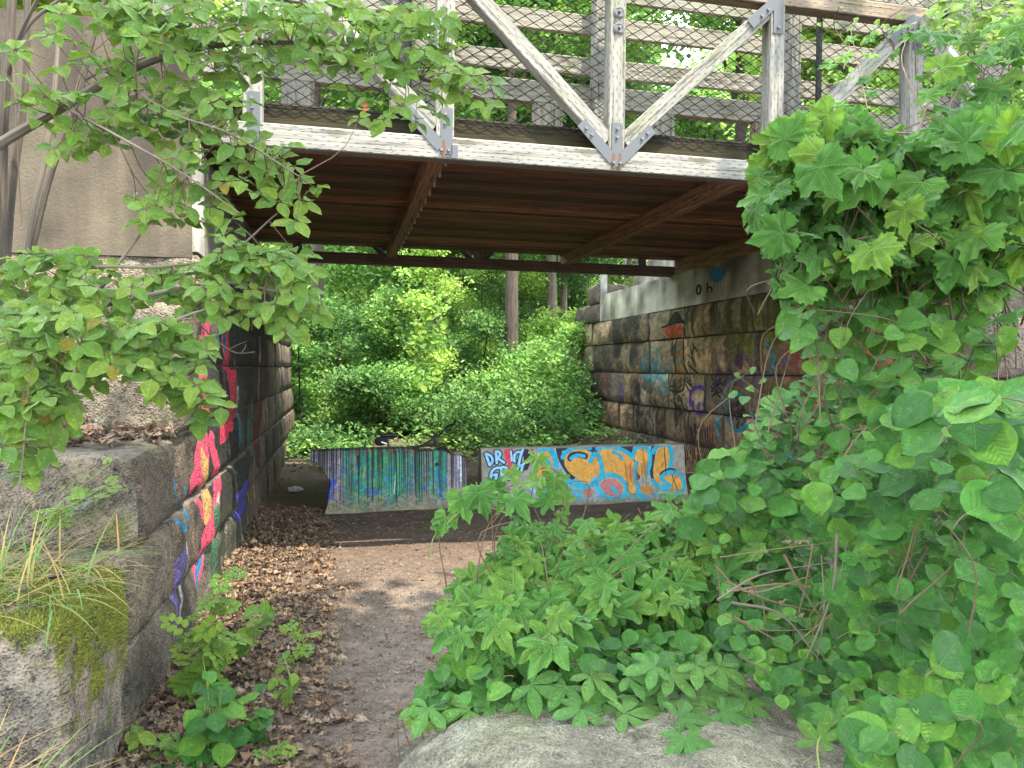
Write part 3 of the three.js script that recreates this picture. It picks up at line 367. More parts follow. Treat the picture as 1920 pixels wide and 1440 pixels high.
  // railing between the fence and the deck
  for (const x of [-3.55, -1.76, -0.02, 1.85, 3.7]) part('rail_post', timber(V(x, 0.36, 2.84), V(x, 2.05, 2.84), 0.12, 0.12, V(1, 0, 0)), mWood, br);
  for (const [y0, y1] of [[0.67, 0.86], [0.94, 1.1], [1.3, 1.47], [1.61, 1.78], [1.92, 2.08]]) { const w = y0 < 0.8 ? 0.09 : 0.045; part('rail', timber(V(-3.9, (y0 + y1) / 2, 2.775 - w / 2), V(5.2, (y0 + y1) / 2, 2.775 - w / 2), w, y1 - y0), mRail, br); }
  for (let x = -3.6; x < 4; x += 1.05) part('rail_block', timber(V(x, 0.36, 2.73), V(x, 0.668, 2.73), 0.09, 0.26, V(1, 0, 0)), x > 1 && x < 2 ? mWoodWarm : mRail, br);
  for (const x of [-1.68, 2.05, 4.4]) part('fence_post', rod(V(x, 0.3, 2.96), V(x, 1.95, 2.96), 0.028, 10), mBlack, br);
  // chain link: wires that bend over each other at every diamond
  const ww = [], x0 = -3.7, x1 = 4.6, y0 = 0.3, y1 = 1.9, h = 0.036, zz = 3.096;
  const n = Math.round((x1 - x0) / (2 * h));
  for (let i = 0; i < n; i++) { // each wire zigzags up its own column
    const c = x0 + i * 2 * h + h, rows = Math.round((y1 - y0) / (h * 1.25)); let prev = null;
    for (let k = 0; k <= rows; k++) { const q = V(c + ((k + i) % 2 ? h : -h) * 1.04, y0 + k * h * 1.25 + 0.004 * N3(i, k, 3), zz + (k % 2 ? 0.003 : -0.003)); if (prev) ww.push(rod(prev, q, 0.0036, 4)); prev = q; }
  }
  for (const y of [0.36, 1.88]) ww.push(rod(V(x0, y, zz - 0.006), V(x1, y, zz - 0.006), 0.003, 5));
  part('chain_link_mesh', merge(ww), mWire, br, 'stuff');
}

// ------------------------------------------------------------ concrete barriers
function facePaint(w, h, draw) { return canvasTex(w, h, draw); }
const dripTex = canvasTex(1200, 640, (g, w, h) => {
  const r = rng(12), pick = (a) => a[Math.floor(r() * a.length)];
  g.fillStyle = '#8a8574'; g.fillRect(0, 0, w, h);
  for (let i = 0; i < 500; i++) { g.fillStyle = `rgba(${pick(['70,70,52', '150,148,132', '96,92,100', '60,56,70'])},.18)`; g.beginPath(); g.ellipse(r() * w, r() * h, 10 + r() * 40, 20 + r() * 60, 0, 0, 7); g.fill(); }
  for (let i = 0; i < 520; i++) { // vertical runs: teal in the middle, violet and white to the ends
    const x = r() * w, t = x / w, mid = t > 0.2 && t < 0.86, wd = 3 + r() * 16, y0 = r() < 0.6 ? -10 : r() * 260, len = (0.45 + r() * 0.4) * h;
    g.fillStyle = mid ? pick(['#119a68', '#17a878', '#0f8a62', '#1a9d86', '#119a68', '#1d86a8', '#3a6f6a', '#6c7450', '#4a4a58', '#1f9c6a']) : pick(['#4a3f66', '#8d8a98', '#b2b0b8', '#5a5470', '#39313f', '#8f8f7c', '#a49fae']);
    g.globalAlpha = 0.35 + r() * 0.5; g.beginPath(); g.moveTo(x - wd / 2, y0); g.lineTo(x + wd / 2, y0); g.lineTo(x + wd / 4, y0 + len); g.lineTo(x - wd / 4, y0 + len); g.fill();
  }
  for (let i = 0; i < 90; i++) { g.globalAlpha = 0.5 * r(); g.fillStyle = pick(['#1f56a6', '#2a4fc0', '#1d78c0', '#2d8f7d', '#d8a81c']); g.beginPath(); g.ellipse(w * (0.1 + 0.75 * r()), h * (0.25 + 0.45 * r()), 6 + r() * 26, 8 + r() * 34, 0, 0, 7); g.fill(); }
  g.globalAlpha = 0.85; g.fillStyle = '#3b55c4'; g.beginPath(); g.ellipse(w * 0.12, h * 0.5, 50, 44, 0, 0, 7); g.fill(); g.globalAlpha = 0.6; g.fillRect(w * 0.09, h * 0.5, 60, h * 0.28);
  g.globalAlpha = 0.8; g.strokeStyle = '#b3a02a'; g.lineWidth = 6; g.beginPath(); g.arc(w * 0.38, h * 0.45, 200, 0.6, 2.4); g.stroke(); g.strokeStyle = '#2a6fc0'; g.lineWidth = 9; g.beginPath(); g.arc(w * 0.5, h * 0.55, 160, 3.6, 5.6); g.stroke();
  g.strokeStyle = '#c9d8dc'; g.lineWidth = 7; g.beginPath(); g.moveTo(w * 0.535, h * 0.1); g.lineTo(w * 0.525, h * 0.5); g.lineTo(w * 0.515, h * 0.72); g.stroke(); g.strokeStyle = '#d8a020'; g.lineWidth = 10; g.beginPath(); g.moveTo(w * 0.335, h * 0.28); g.lineTo(w * 0.32, h * 0.52); g.stroke();
  g.fillStyle = '#1557b0'; g.globalAlpha = 0.95; g.beginPath(); g.moveTo(w * 0.795, h * 0.3); g.lineTo(w * 0.805, h * 0.3); g.lineTo(w * 0.835, h * 0.88); g.lineTo(w * 0.815, h * 0.88); g.fill(); g.fillStyle = '#0d0d10'; g.beginPath(); g.ellipse(w * 0.795, h * 0.26, 17, 19, 0, 0, 7); g.fill();
  for (let i = 0; i < 95; i++) { g.globalAlpha = 0.6 + r() * 0.4; const x = r() * w, wd = 1.5 + r() * 5, len = h * (0.25 + 0.7 * r()); g.fillStyle = pick(['#0d0e10', '#101214', '#1b1a22', '#2d2018', '#0d0e10', '#3a2230']); g.beginPath(); g.moveTo(x - wd, -5); g.lineTo(x + wd, -5); g.lineTo(x + wd * 0.4, len); g.lineTo(x - wd * 0.4, len); g.fill(); }
  for (let i = 0; i < 40; i++) { g.globalAlpha = 0.8; const x = r() * w; g.fillStyle = pick(['#3a2030', '#7a3018', '#b06a18', '#2a2440', '#4a3a2a']); g.fillRect(x, -2, 6 + r() * 14, 10 + r() * 60); }
  g.globalAlpha = 0.85; g.fillStyle = '#a9d4e8'; g.fillRect(w * 0.945, h * 0.14, 12, h * 0.4); g.fillStyle = '#d8e4ea'; g.fillRect(w * 0.93, h * 0.05, 8, h * 0.3); g.fillStyle = '#8e3a1e'; g.fillRect(w * 0.975, h * 0.05, 26, h * 0.14);
  g.globalAlpha = 1; const id = g.getImageData(0, 0, w, h), d = id.data;
  for (let y = 0; y < h; y++) for (let x = 0; x < w; x++) { const q = (y % 512) * 512 + (x % 512), o = (y * w + x) * 4, low = SS(y / h + (nB[q] - 0.5) * 0.5, 0.7, 0.95), k = 0.72 + 0.5 * nB[q] + 0.25 * (nS[q] - 0.5); for (let c = 0; c < 3; c++) d[o + c] = L(d[o + c], [128, 124, 96][c], low * 0.75) * k; }
  g.putImageData(id, 0, 0);
});
const bubbleTex = canvasTex(1640, 480, (g, w, h) => {
  const r = rng(14); g.fillStyle = '#8d8a80'; g.fillRect(0, 0, w, h);
  for (let i = 0; i < 300; i++) { g.fillStyle = `rgba(${['110,106,92', '160,158,150', '120,122,100'][i % 3]},.2)`; g.beginPath(); g.ellipse(r() * w, r() * h, 10 + r() * 50, 8 + r() * 30, 0, 0, 7); g.fill(); }
  g.translate(-165, -150);
  const S = (d, col, wd, al = 1) => { g.globalAlpha = al; g.strokeStyle = col; g.lineWidth = wd; g.lineCap = g.lineJoin = 'round'; g.stroke(new Path2D(d)); g.globalAlpha = 1; }, F = (d, col, al = 1) => { g.globalAlpha = al; g.fillStyle = col; g.fill(new Path2D(d)); g.globalAlpha = 1; };
  const mist = (x, y, rx, ry, c, al) => { const q = g.createRadialGradient(0, 0, 0, 0, 0, 1); q.addColorStop(0, c); q.addColorStop(1, c.replace(/[\d.]+\)$/, '0)')); g.save(); g.globalAlpha = al; g.translate(x, y); g.scale(rx, ry); g.fillStyle = q; g.fillRect(-1, -1, 2, 2); g.restore(); };
  for (const [x, y, a, b] of [[760, 250, 260, 200], [900, 200, 300, 160], [1250, 220, 330, 190], [1480, 280, 260, 240], [1100, 500, 300, 130], [720, 470, 240, 160], [1560, 200, 160, 150]]) mist(x, y, a, b, 'rgba(120,165,190,1)', 0.9);
  for (const [x, y] of [[700, 500], [900, 540], [1200, 560], [1420, 560], [1650, 560], [850, 420]]) mist(x, y, 150, 80, 'rgba(40,150,180,1)', 0.8);
  const TEAL = '#1a9bb8', NAVY = '#141a33', OCH = '#c1903c';
  S('M 770 175 C 780 260 820 330 870 400 M 1080 160 L 1330 170 C 1400 230 1410 350 1400 420 M 1360 160 C 1330 210 1340 240 1380 250 M 1560 160 C 1530 220 1520 300 1530 420', NAVY, 44, 0.95); S('M 790 165 C 880 140 1000 150 1060 190', NAVY, 50, 0.9);
  F('M 578 330 C 560 230 600 170 660 170 C 720 180 730 260 715 330 C 700 400 620 420 585 380 Z', OCH);
  F('M 812 300 C 800 200 870 160 930 165 C 990 165 1020 190 1030 250 C 1060 210 1085 230 1095 290 C 1110 370 1070 400 1020 410 L 1000 470 C 940 430 830 380 812 300 Z', OCH);
  F('M 1100 190 C 1200 160 1320 190 1370 270 C 1400 340 1390 430 1385 530 C 1340 570 1300 540 1290 500 C 1250 430 1190 400 1130 390 C 1110 320 1110 250 1100 190 Z', OCH);
  F('M 1385 300 C 1380 220 1400 165 1440 168 C 1490 170 1505 240 1500 310 C 1490 380 1470 400 1440 420 C 1400 400 1390 350 1385 300 Z', OCH);
  F('M 1540 330 C 1550 240 1590 168 1630 170 C 1680 175 1690 260 1680 320 C 1640 400 1580 440 1590 480 C 1540 470 1520 440 1540 330 Z', OCH);
  F('M 1600 430 C 1640 400 1760 410 1775 470 C 1780 530 1730 560 1690 545 C 1680 500 1620 470 1600 430 Z', OCH);
  F('M 1085 470 C 1120 410 1200 410 1250 460 C 1280 500 1270 550 1230 570 C 1180 580 1110 560 1085 470 Z', '#a86a66'); F('M 945 510 C 960 480 1020 480 1030 520 C 1030 550 990 570 960 560 Z', '#a8685a'); F('M 1400 510 C 1420 480 1500 490 1520 530 C 1500 570 1440 580 1400 510 Z', '#b0742e'); F('M 680 520 C 720 500 800 520 830 560 L 700 590 Z', '#a86a66');
  S('M 620 180 C 700 140 740 200 740 300 C 745 380 800 420 870 450 C 930 480 960 470 985 480', TEAL, 42); S('M 800 240 C 830 160 960 140 1020 170 M 1020 280 L 1040 240 C 1070 180 1110 250 1115 380 C 1110 420 1060 430 1020 470', TEAL, 36);
  S('M 860 250 C 870 210 940 215 980 235', NAVY, 50); S('M 868 252 C 890 222 940 224 970 236', TEAL, 30); S('M 655 260 C 670 250 690 270 690 300', TEAL, 30);
  S('M 1080 175 C 1180 150 1300 170 1360 250 M 1130 400 C 1200 370 1260 420 1300 470 C 1310 540 1280 580 1200 580 C 1120 590 1070 540 1070 470', TEAL, 34); S('M 1215 210 C 1250 220 1270 240 1275 265 M 1180 490 L 1220 540', TEAL, 28);
  S('M 1370 260 C 1370 150 1510 130 1515 250 C 1515 330 1480 380 1480 400 M 1395 480 C 1380 530 1400 570 1430 590 M 1400 300 C 1360 400 1395 470 1395 560', TEAL, 34); S('M 1540 220 C 1560 150 1700 110 1700 240 C 1690 330 1660 380 1650 400 M 1520 450 C 1560 500 1600 510 1640 520', TEAL, 34);
  S('M 1600 420 C 1640 380 1740 360 1780 440 C 1800 520 1760 560 1690 570 M 1600 410 C 1590 450 1650 480 1665 490', TEAL, 30); S('M 1590 400 C 1630 360 1680 350 1720 370', NAVY, 14); S('M 1300 500 C 1320 540 1340 570 1370 550', '#5a4436', 8, 0.8);
  for (let i = 0; i < 26; i++) { const x = 1290 + r() * 110; S(`M ${x} ${280 + r() * 80} L ${x + 3} ${430 + r() * 100}`, ['#7a4a1e', '#a83a24', '#5a3a20'][i % 3], 2 + r() * 3, 0.6); } for (let i = 0; i < 22; i++) { const x = 1395 + r() * 90; S(`M ${x} ${270 + r() * 60} L ${x + 2} ${390 + r() * 120}`, ['#8a5a1e', '#6a5a3a'][i % 2], 2 + r() * 3, 0.6); }
  S('M 1638 175 L 1640 385', '#201408', 7); S('M 1456 180 L 1460 340', '#4a2c10', 4); S('M 1690 410 L 1725 545', '#241608', 8); S('M 1605 340 L 1620 300', '#4a3416', 8, 0.7); S('M 1770 250 L 1730 330', '#5a5a52', 6, 0.7); for (let i = 0; i < 90; i++) { g.fillStyle = 'rgba(60,40,16,.5)'; g.fillRect(820 + r() * 560, 190 + r() * 260, 3 + r() * 6, 2 + r() * 3); }
  S('M 590 350 C 640 290 740 330 780 410 M 560 160 C 580 240 570 300 575 330', '#b5323c', 16); S('M 590 470 C 640 440 700 560 830 560', '#b5323c', 14, 0.9);
  // the tag at the left end
  const tag = ['M 200 195 L 228 285 C 262 270 262 205 200 195 Z', 'M 283 270 L 278 180 C 322 175 322 222 284 226 L 338 268', 'M 392 182 L 398 255', 'M 470 190 C 425 175 410 225 420 262 M 488 168 C 452 245 465 270 430 330', 'M 300 310 C 225 300 215 420 262 420 L 280 362 L 250 366', 'M 312 405 L 318 305 C 378 300 372 350 322 356 L 372 398', 'M 470 295 C 430 300 430 350 452 352 C 480 352 470 300 490 285'];
  F('M 345 160 L 410 155 C 415 230 405 290 385 320 L 412 385 L 396 395 L 372 290 C 345 240 340 200 345 160 Z', '#c8384c'); F('M 490 165 C 560 150 560 240 520 330 L 480 340 C 510 260 480 230 490 165 Z', '#141824'); for (const d of tag) S(d, NAVY, 38); for (const d of tag) S(d, '#86bfe4', 20); F('M 372 160 L 388 160 L 392 270 L 380 300 Z', '#c8384c');
  S('M 290 510 C 350 510 360 560 420 575 C 440 590 460 600 480 610 M 520 470 L 640 560', '#7db4d0', 24, 0.75); S('M 215 585 C 225 600 240 620 235 635', '#6aaed0', 30, 0.9); S('M 380 570 C 430 560 430 600 480 590', '#6aa0c0', 20, 0.6);
  g.setTransform(1, 0, 0, 1, 0, 0);
  const id = g.getImageData(0, 0, w, h), d = id.data;
  for (let y = 0; y < h; y++) for (let x = 0; x < w; x++) { const q = (y % 512) * 512 + (x % 512), o = (y * w + x) * 4, dirt = SS(y / h + (nB[q] - 0.5) * 0.4, 0.88, 1.02), k = 0.84 + 0.3 * nB[q] + 0.22 * (nS[q] - 0.5); for (let c = 0; c < 3; c++) d[o + c] = L(d[o + c], [105, 98, 78][c], dirt) * k; }
  g.putImageData(id, 0, 0);
});
{
  const f = (t) => std({ map: t, bumpMap: concBump, bumpScale: 0.006, roughness: 0.72 });
  const conT = (x, y, z) => { const n = fbm(x * 5, y * 5, z * 5, 4); return [0.27 * (1 + n), 0.255 * (1 + n), 0.21 * (1 + n)]; };
  // right: a whole barrier with sloping foot; its profile swept along x
  const right = thing('concrete_barrier', 'long concrete barrier with ochre and teal bubble-letter graffiti', 'barrier', null, V(1.7, 0, -9.15)), len = 2.69;
  const prof = [[0.0, -0.12], [0.0, 0.1], [-0.06, 0.28], [-0.13, 0.745], [-0.15, 0.765], [-0.27, 0.765], [-0.29, 0.745], [-0.36, 0.28], [-0.42, 0.1], [-0.42, -0.12]].map(([z, y]) => [z, y > 0 ? y * 0.93 : y]);
  const face = [], rest = []; const N = 40;
  for (let s = 0; s < prof.length - 1; s++) { const [z0, y0] = prof[s], [z1, y1] = prof[s + 1], g = new THREE.PlaneGeometry(1, 1, N, 3), p = g.attributes.position; for (let i = 0; i < p.count; i++) { const u = p.getX(i) + 0.5, v = p.getY(i) + 0.5; let x = u * len, y = L(y0, y1, v), z = L(z0, z1, v); const n = fbm(x * 4, y * 4, z * 4 + 9, 4); p.setXYZ(i, x, y + (s === 3 || s === 4 ? 0.012 * n : 0), z + 0.01 * n); } g.computeVertexNormals(); setUV(g, (x, y) => [x / len, (y + 0.02) / 0.735]); (s < 3 ? face : rest).push(g); }
  part('painted_face', mergeGeometries(face), f(bubbleTex), right);
  const sh = new THREE.Shape(prof.map(([z, y]) => new THREE.Vector2(z, y))); const ends = [0.001, len - 0.001].map((x, i) => new THREE.ShapeGeometry(sh).rotateY(-Math.PI / 2).translate(x, 0, 0));
  part('body', paint(setUV(merge([...rest, ...ends]), boxUV()), conT), mConc, right);
  // left: the broken end of one, standing like a slab
  const left = thing('concrete_barrier', 'broken concrete barrier streaked with teal and violet paint drips, left of the gap', 'barrier', null, V(-0.33, 0, -9.3));
  const O = [[0, 0.785], [0.01, 0.7], [0.11, 0.62], [0.18, 0.5], [0.24, 0.4], [0.215, 0.25], [0.2, 0.1], [0.13, -0.12], [1.86, -0.12], [1.83, 0.12], [1.84, 0.5], [1.815, 0.665], [1.76, 0.69], [1.66, 0.7], [1.6, 0.735], [1.5, 0.752], [1.25, 0.752], [1.1, 0.795], [0.6, 0.79], [0.3, 0.787]];
  const g = new THREE.ExtrudeGeometry(new THREE.Shape(O.map(([x, y]) => new THREE.Vector2(x, y > 0 ? y * 0.905 : y))), { depth: 0.24, bevelEnabled: true, bevelSize: 0.012, bevelThickness: 0.012, bevelSegments: 2, steps: 4 });
  g.translate(0, 0, -0.24); const p = g.attributes.position; for (let i = 0; i < p.count; i++) { const x = p.getX(i), y = p.getY(i), z = p.getZ(i), k = 0.02; p.setXYZ(i, x + k * N3(x * 9, y * 9, z * 9), y + k * 0.6 * N3(x * 7, y * 7 + 5, z * 7), z + (0.79 - y) * 0.09); } g.computeVertexNormals();
  setUV(g, (x, y, z, nx, ny, nz) => [x / 1.87, (y + 0.02) / 0.745]); paint(g, conT);
  part('slab', g, f(dripTex), left);
}

// ------------------------------------------------------------ boulder
let boulderMesh;
{
  const b = new THREE.IcosahedronGeometry(1, 40), p = b.attributes.position, q = V();
  for (let i = 0; i < p.count; i++) {
    q.fromBufferAttribute(p, i).normalize(); const e = 3.2, rr = Math.pow(Math.abs(q.x) ** e + Math.abs(q.y) ** e + Math.abs(q.z) ** e, -1 / e);
    const n = fbm(q.x * 1.6 + 3, q.y * 1.6, q.z * 1.6, 5) * 0.16 + 0.03 * Math.abs(fbm(q.x * 7, q.y * 3, q.z * 7 + 8, 3)); q.multiplyScalar(rr * (1 + n)); p.setXYZ(i, q.x * 0.72, q.y * 0.40, q.z * 0.56);
  }
  const g = mergeVertices(b.deleteAttribute('uv').deleteAttribute('normal'), 1e-4); g.computeVertexNormals(); setUV(g, (x, y, z, nx, ny, nz) => (Math.abs(ny) > 0.5 ? [x, z] : Math.abs(nx) > 0.5 ? [z, y] : [x, y]));
  paint(g, (x, y, z, nx, ny) => { const n = fbm(x * 2.2, y * 2.2, z * 2.2, 4), v = fbm(x * 2 + z * 6, y * 9, z * 2 - x * 5, 3), m = SS(n + 0.2 * v, 0.02, 0.35) * 0.6; const crk = SS(Math.abs(fbm(x * 2.4 + 9, y * 2.4, z * 2.4, 4)), 0, 0.018); let c = [0.255, 0.235, 0.17].map((k) => k * (1 + 0.7 * n + 0.6 * v) * (0.5 + 0.5 * crk)); const li = SS(fbm(x * 5, y * 5 + 20, z * 5, 4), 0.2, 0.3) * 0.55; c = c.map((k, i) => L(k, [0.36, 0.37, 0.31][i], li)); return c.map((k, i) => L(k, [0.17, 0.18, 0.085][i], m)); });
  const t = thing('boulder', 'large grey-green granite boulder in the foreground beside the path', 'boulder', null, V(0.84, 0.265, -2.02)); t.rotation.y = -0.2;
  const rockMesh = part('rock', g, std({ map: graniteMap, bumpMap: graniteBump, bumpScale: 0.02, roughness: 0.9, vertexColors: true }), t);
  t.updateMatrixWorld(true); boulderMesh = rockMesh;
}

// ------------------------------------------------------------ bicycle behind the broken barrier
{
  const t = thing('bicycle', 'black bicycle with saddle bag standing behind the broken barrier', 'bicycle', null, V(0.2, 0, -9.82));
  const A = V(0.12, 0.33, 0), B = V(1.08, 0.33, 0), S = V(0.4, 0.8, 0), K = V(0.55, 0.3, 0), H = V(1.02, 0.72, 0), Hb = V(1.06, 0.6, 0);
  for (const c of [A, B]) { const ry = c === B ? 0.95 : 0, w = part('wheel', new THREE.TorusGeometry(0.31, 0.012, 6, 40), mZinc, t); w.position.copy(c); w.rotation.y = ry; part('tyre', new THREE.TorusGeometry(0.325, 0.022, 8, 48), mRubber, w); const sp = []; for (let k = 0; k < 16; k++) { const a = k * Math.PI / 8; sp.push(rod(V(0, 0, k % 2 ? 0.02 : -0.02), V(0.31 * Math.cos(a), 0.31 * Math.sin(a), 0), 0.0012, 4)); } sp.push(rod(V(0, 0, -0.05), V(0, 0, 0.05), 0.02, 8)); part('spokes', merge(sp), mZinc, w); }
  part('frame', merge([[K, V(0.43, 0.7, 0), 0.017], [K, Hb, 0.021], [V(0.44, 0.66, 0), H, 0.018]].map(([a, b, r]) => rod(a, b, r, 10)).concat([-1, 1].flatMap((s) => [rod(V(0.12, 0.33, s * 0.05), V(0.55, 0.3, s * 0.03), 0.009, 6), rod(V(0.12, 0.33, s * 0.05), V(0.43, 0.66, s * 0.015), 0.008, 6)]))), mBlack, t);
  part('seat_post', rod(V(0.42, 0.66, 0), V(0.39, 0.82, 0), 0.013, 8), mBlack, t);
  const sg = new THREE.SphereGeometry(1, 20, 12), sp = sg.attributes.position; for (let i = 0; i < sp.count; i++) { const x = sp.getX(i), y = sp.getY(i), z = sp.getZ(i); sp.setXYZ(i, x * 0.135, y * 0.028 + (x < -0.6 ? 0.022 : 0), z * (x > 0.1 ? 0.03 : L(0.03, 0.075, SS(-x, -0.1, 0.7)))); } sg.computeVertexNormals();
  part('saddle', sg.translate(0.4, 0.845, 0), mBlack, t);
  const bag = part('saddle_bag', new THREE.SphereGeometry(1, 16, 10).scale(0.085, 0.062, 0.05).rotateZ(0.25).translate(0.32, 0.775, 0), mRubber, t); part('reflective_strip', new THREE.CylinderGeometry(0.0515, 0.0515, 0.018, 20, 1, true, 0, 3.1).scale(1.6, 1, 1).rotateZ(-0.35).rotateY(-1.57 + 1.57).translate(0.32, 0.765, 0.006), std({ color: RGB(0.8, 0.8, 0.8), roughness: 0.4 }), bag);
  part('fork', merge([-1, 1].map((s) => rod(V(1.08 + s * 0.035, 0.33, s * 0.04), V(1.05, 0.64, s * 0.03), 0.011, 6)).concat([rod(Hb, V(1.0, 0.8, 0), 0.02, 10)])), mBlack, t);
  part('stem', merge([rod(V(0.74, 0.66, 0.06), V(1.01, 0.80, 0), 0.016, 8), rod(V(1.0, 0.8, 0), V(1.07, 0.84, 0), 0.019, 8), rod(V(0.98, 0.8, 0), V(1.0, 0.845, 0), 0.014, 8)]), mBlack, t);
  const hb = part('handlebar', merge([tube([V(1.06, 0.83, -0.1), V(1.09, 0.86, 0), V(1.14, 0.93, 0.1), V(1.17, 0.965, 0.2), V(1.19, 0.97, 0.27)], 0.013, 0.013, 14, 7), tube([V(1.05, 0.83, 0), V(1.02, 0.85, -0.15), V(1.0, 0.88, -0.28)], 0.013, 0.013, 8, 7)]), mBlack, t);
  part('grip', tube([V(1.17, 0.965, 0.2), V(1.215, 0.975, 0.25), V(1.235, 1.03, 0.3)], 0.016, 0.014, 8, 8), mRubber, hb); part('brake_lever', merge([tube([V(1.12, 0.9, 0.08), V(1.17, 0.89, 0.12), V(1.2, 0.92, 0.16)], 0.009, 0.006, 6, 5), new THREE.BoxGeometry(0.05, 0.035, 0.04).translate(1.13, 0.9, 0.07)]), mBlack, hb);
  part('crank', merge([new THREE.TorusGeometry(0.08, 0.008, 5, 24).translate(0.55, 0.3, 0.05), rod(V(0.55, 0.3, 0.06), V(0.68, 0.22, 0.06), 0.011, 6), new THREE.BoxGeometry(0.1, 0.02, 0.08).translate(0.68, 0.22, 0.1)]), mBlack, t);
  t.rotation.x = -0.06;
}
// ------------------------------------------------------------ leaves
function stripLeaf(prof, seg, fold, curl, wave, seed) {
  const P = [], U = [], I = [], A = [-1, -0.5, 0, 0.5, 1];
  for (let i = 0; i <= seg; i++) { const t = i / seg, w = prof(t); for (const a of A) { P.push(t * (1 - Math.abs(curl) * 0.15 * t), fold * Math.abs(a) * w - curl * t * t + wave * N3(t * 4 + seed, a * 1.5, seed) * Math.abs(a), a * w); U.push(t, 0.5 + a * w); } }
  for (let i = 0; i < seg; i++) for (let j = 0; j < 4; j++) { const k = i * 5 + j; I.push(k, k + 1, k + 5, k + 1, k + 6, k + 5); }
  const g = new THREE.BufferGeometry(); g.setAttribute('position', new THREE.Float32BufferAttribute(P, 3)); g.setAttribute('uv', new THREE.Float32BufferAttribute(U, 2)); g.setIndex(I); g.computeVertexNormals(); return g;
}
function lobedLeaf(R, n, cup, wave, seed) {
  const P = [0, 0, 0], U = [0.3, 0.5], I = [];
  for (let k = 1; k <= 2; k++) for (let i = 0; i <= n; i++) { const th = L(-2.85, 2.85, i / n), r = R(th) * k / 2, x = r * Math.cos(th), z = r * Math.sin(th); P.push(x, cup * Math.abs(z) * 0.5 - 0.16 * (x * x + z * z) * (k / 2) + wave * N3(x * 4 + seed, z * 4, seed), z); U.push(0.3 + x * 0.65, 0.5 + z * 0.65); }
  for (let i = 0; i < n; i++) { I.push(0, 2 + i, 1 + i); const a = 1 + i, b = n + 2 + i; I.push(a, a + 1, b, a + 1, b + 1, b); }
  const g = new THREE.BufferGeometry(); g.setAttribute('position', new THREE.Float32BufferAttribute(P, 3)); g.setAttribute('uv', new THREE.Float32BufferAttribute(U, 2)); g.setIndex(I); g.computeVertexNormals(); return g;
}
const saw = (x) => Math.abs((x % 1 + 1) % 1 - 0.5) * 2;
const mapleR = (th) => { let m = 0.36; for (const [a, l, w] of [[0, 1, 0.4], [0.85, 0.84, 0.38], [-0.85, 0.84, 0.38], [1.8, 0.56, 0.42], [-1.8, 0.56, 0.42]]) m = Math.max(m, l / (1 + Math.pow(Math.abs(th - a) / w, 1.7) * 0.85)); return m * (0.92 + 0.16 * saw(th * 3.1)); };
const grapeR = (th) => { let m = 0.6; for (const [a, l, w] of [[0, 1.0, 0.36], [0.95, 0.82, 0.42], [-0.95, 0.82, 0.42], [1.9, 0.66, 0.5], [-1.9, 0.66, 0.5]]) m = Math.max(m, l / (1 + Math.pow(Math.abs(th - a) / w, 1.8) * 0.5)); return m * (0.9 + 0.17 * saw(th * 3.7)) * (1 - 0.25 * SS(Math.abs(th), 2.3, 2.85)); };
const ovate = (t) => 0.33 * Math.pow(Math.sin(Math.PI * Math.pow(t, 0.85)), 0.85), roundP = (t) => (t < 0.93 ? 0.43 * Math.pow(Math.sin(Math.PI * Math.min(1, Math.pow(t, 0.95) / 0.965)), 0.6) : 0.1 * (1 - t) / 0.07), heart = (t) => 0.4 * Math.pow(Math.sin(Math.PI * Math.pow(t, 0.62)), 0.8), lance = (t) => 0.22 * Math.pow(Math.sin(Math.PI * Math.pow(t, 1.15)), 0.9);
const oakR = (t) => Math.max(0.015, 0.27 * Math.sin(Math.PI * Math.pow(t, 1.1)) * (0.62 + 0.5 * Math.sin(t * 21)));
function palmate(seed) { const gs = []; for (let k = 0; k < 5; k++) { const a = (k - 2) * 0.98 + 0.1 * N3(k, seed, 1), l = [0.62, 0.86, 1, 0.86, 0.62][k], g = stripLeaf((t) => 0.21 * Math.pow(Math.sin(Math.PI * Math.pow(t, 1.2)), 0.85) * (0.94 + 0.12 * saw(t * 7)), 8, 0.18, 0.12 + 0.12 * N3(k * 3, seed, 2), 0.05, seed + k); g.scale(l, l, l); g.rotateY(-a); gs.push(g); } return mergeGeometries(gs); }
function compound(seed) { const gs = [], r = rng(seed); for (let k = 0; k < 7; k++) { const s = k === 6 ? 0 : k % 2 ? 1 : -1, x = k === 6 ? 0.72 : 0.2 + Math.floor(k / 2) * 0.22, g = stripLeaf(ovate, 5, 0.12, 0.1, 0.03, seed + k); g.scale(0.34, 0.34, 0.34); g.rotateY(-s * (1.0 + r() * 0.2)); g.translate(x, 0.02 * r() - 0.1 * x * x, s * 0.03); gs.push(g); } return mergeGeometries(gs); }
const three = (f) => [1, 2, 3, 1.6, 2.5].map(f);
const LEAF = {
  ovate: three((s) => stripLeaf(ovate, 8, 0.06 + 0.1 * s, 0.12 * s - 0.08, 0.12, s * 7)), round: three((s) => stripLeaf(roundP, 12, 0.02 + 0.11 * s, 0.13 * s - 0.12, 0.13, s * 5)), heart: three((s) => stripLeaf(heart, 9, 0.11 * s, 0.14 * s - 0.1, 0.12, s * 3)),
  maple: three((s) => lobedLeaf(mapleR, 56, 0.1 + 0.14 * s, 0.22, s * 11)), grape: three((s) => lobedLeaf(grapeR, 60, 0.13 * s, 0.24, s * 13)), palm: three((s) => palmate(s * 3)), compound: three((s) => compound(s * 5)), lance: three((s) => stripLeaf(lance, 7, 0.15, 0.1 * s, 0.05, s)), oak: three((s) => stripLeaf(oakR, 22, 0.25 * (s - 1), 0.16 * (s - 2), 0.3, s * 9)),
};
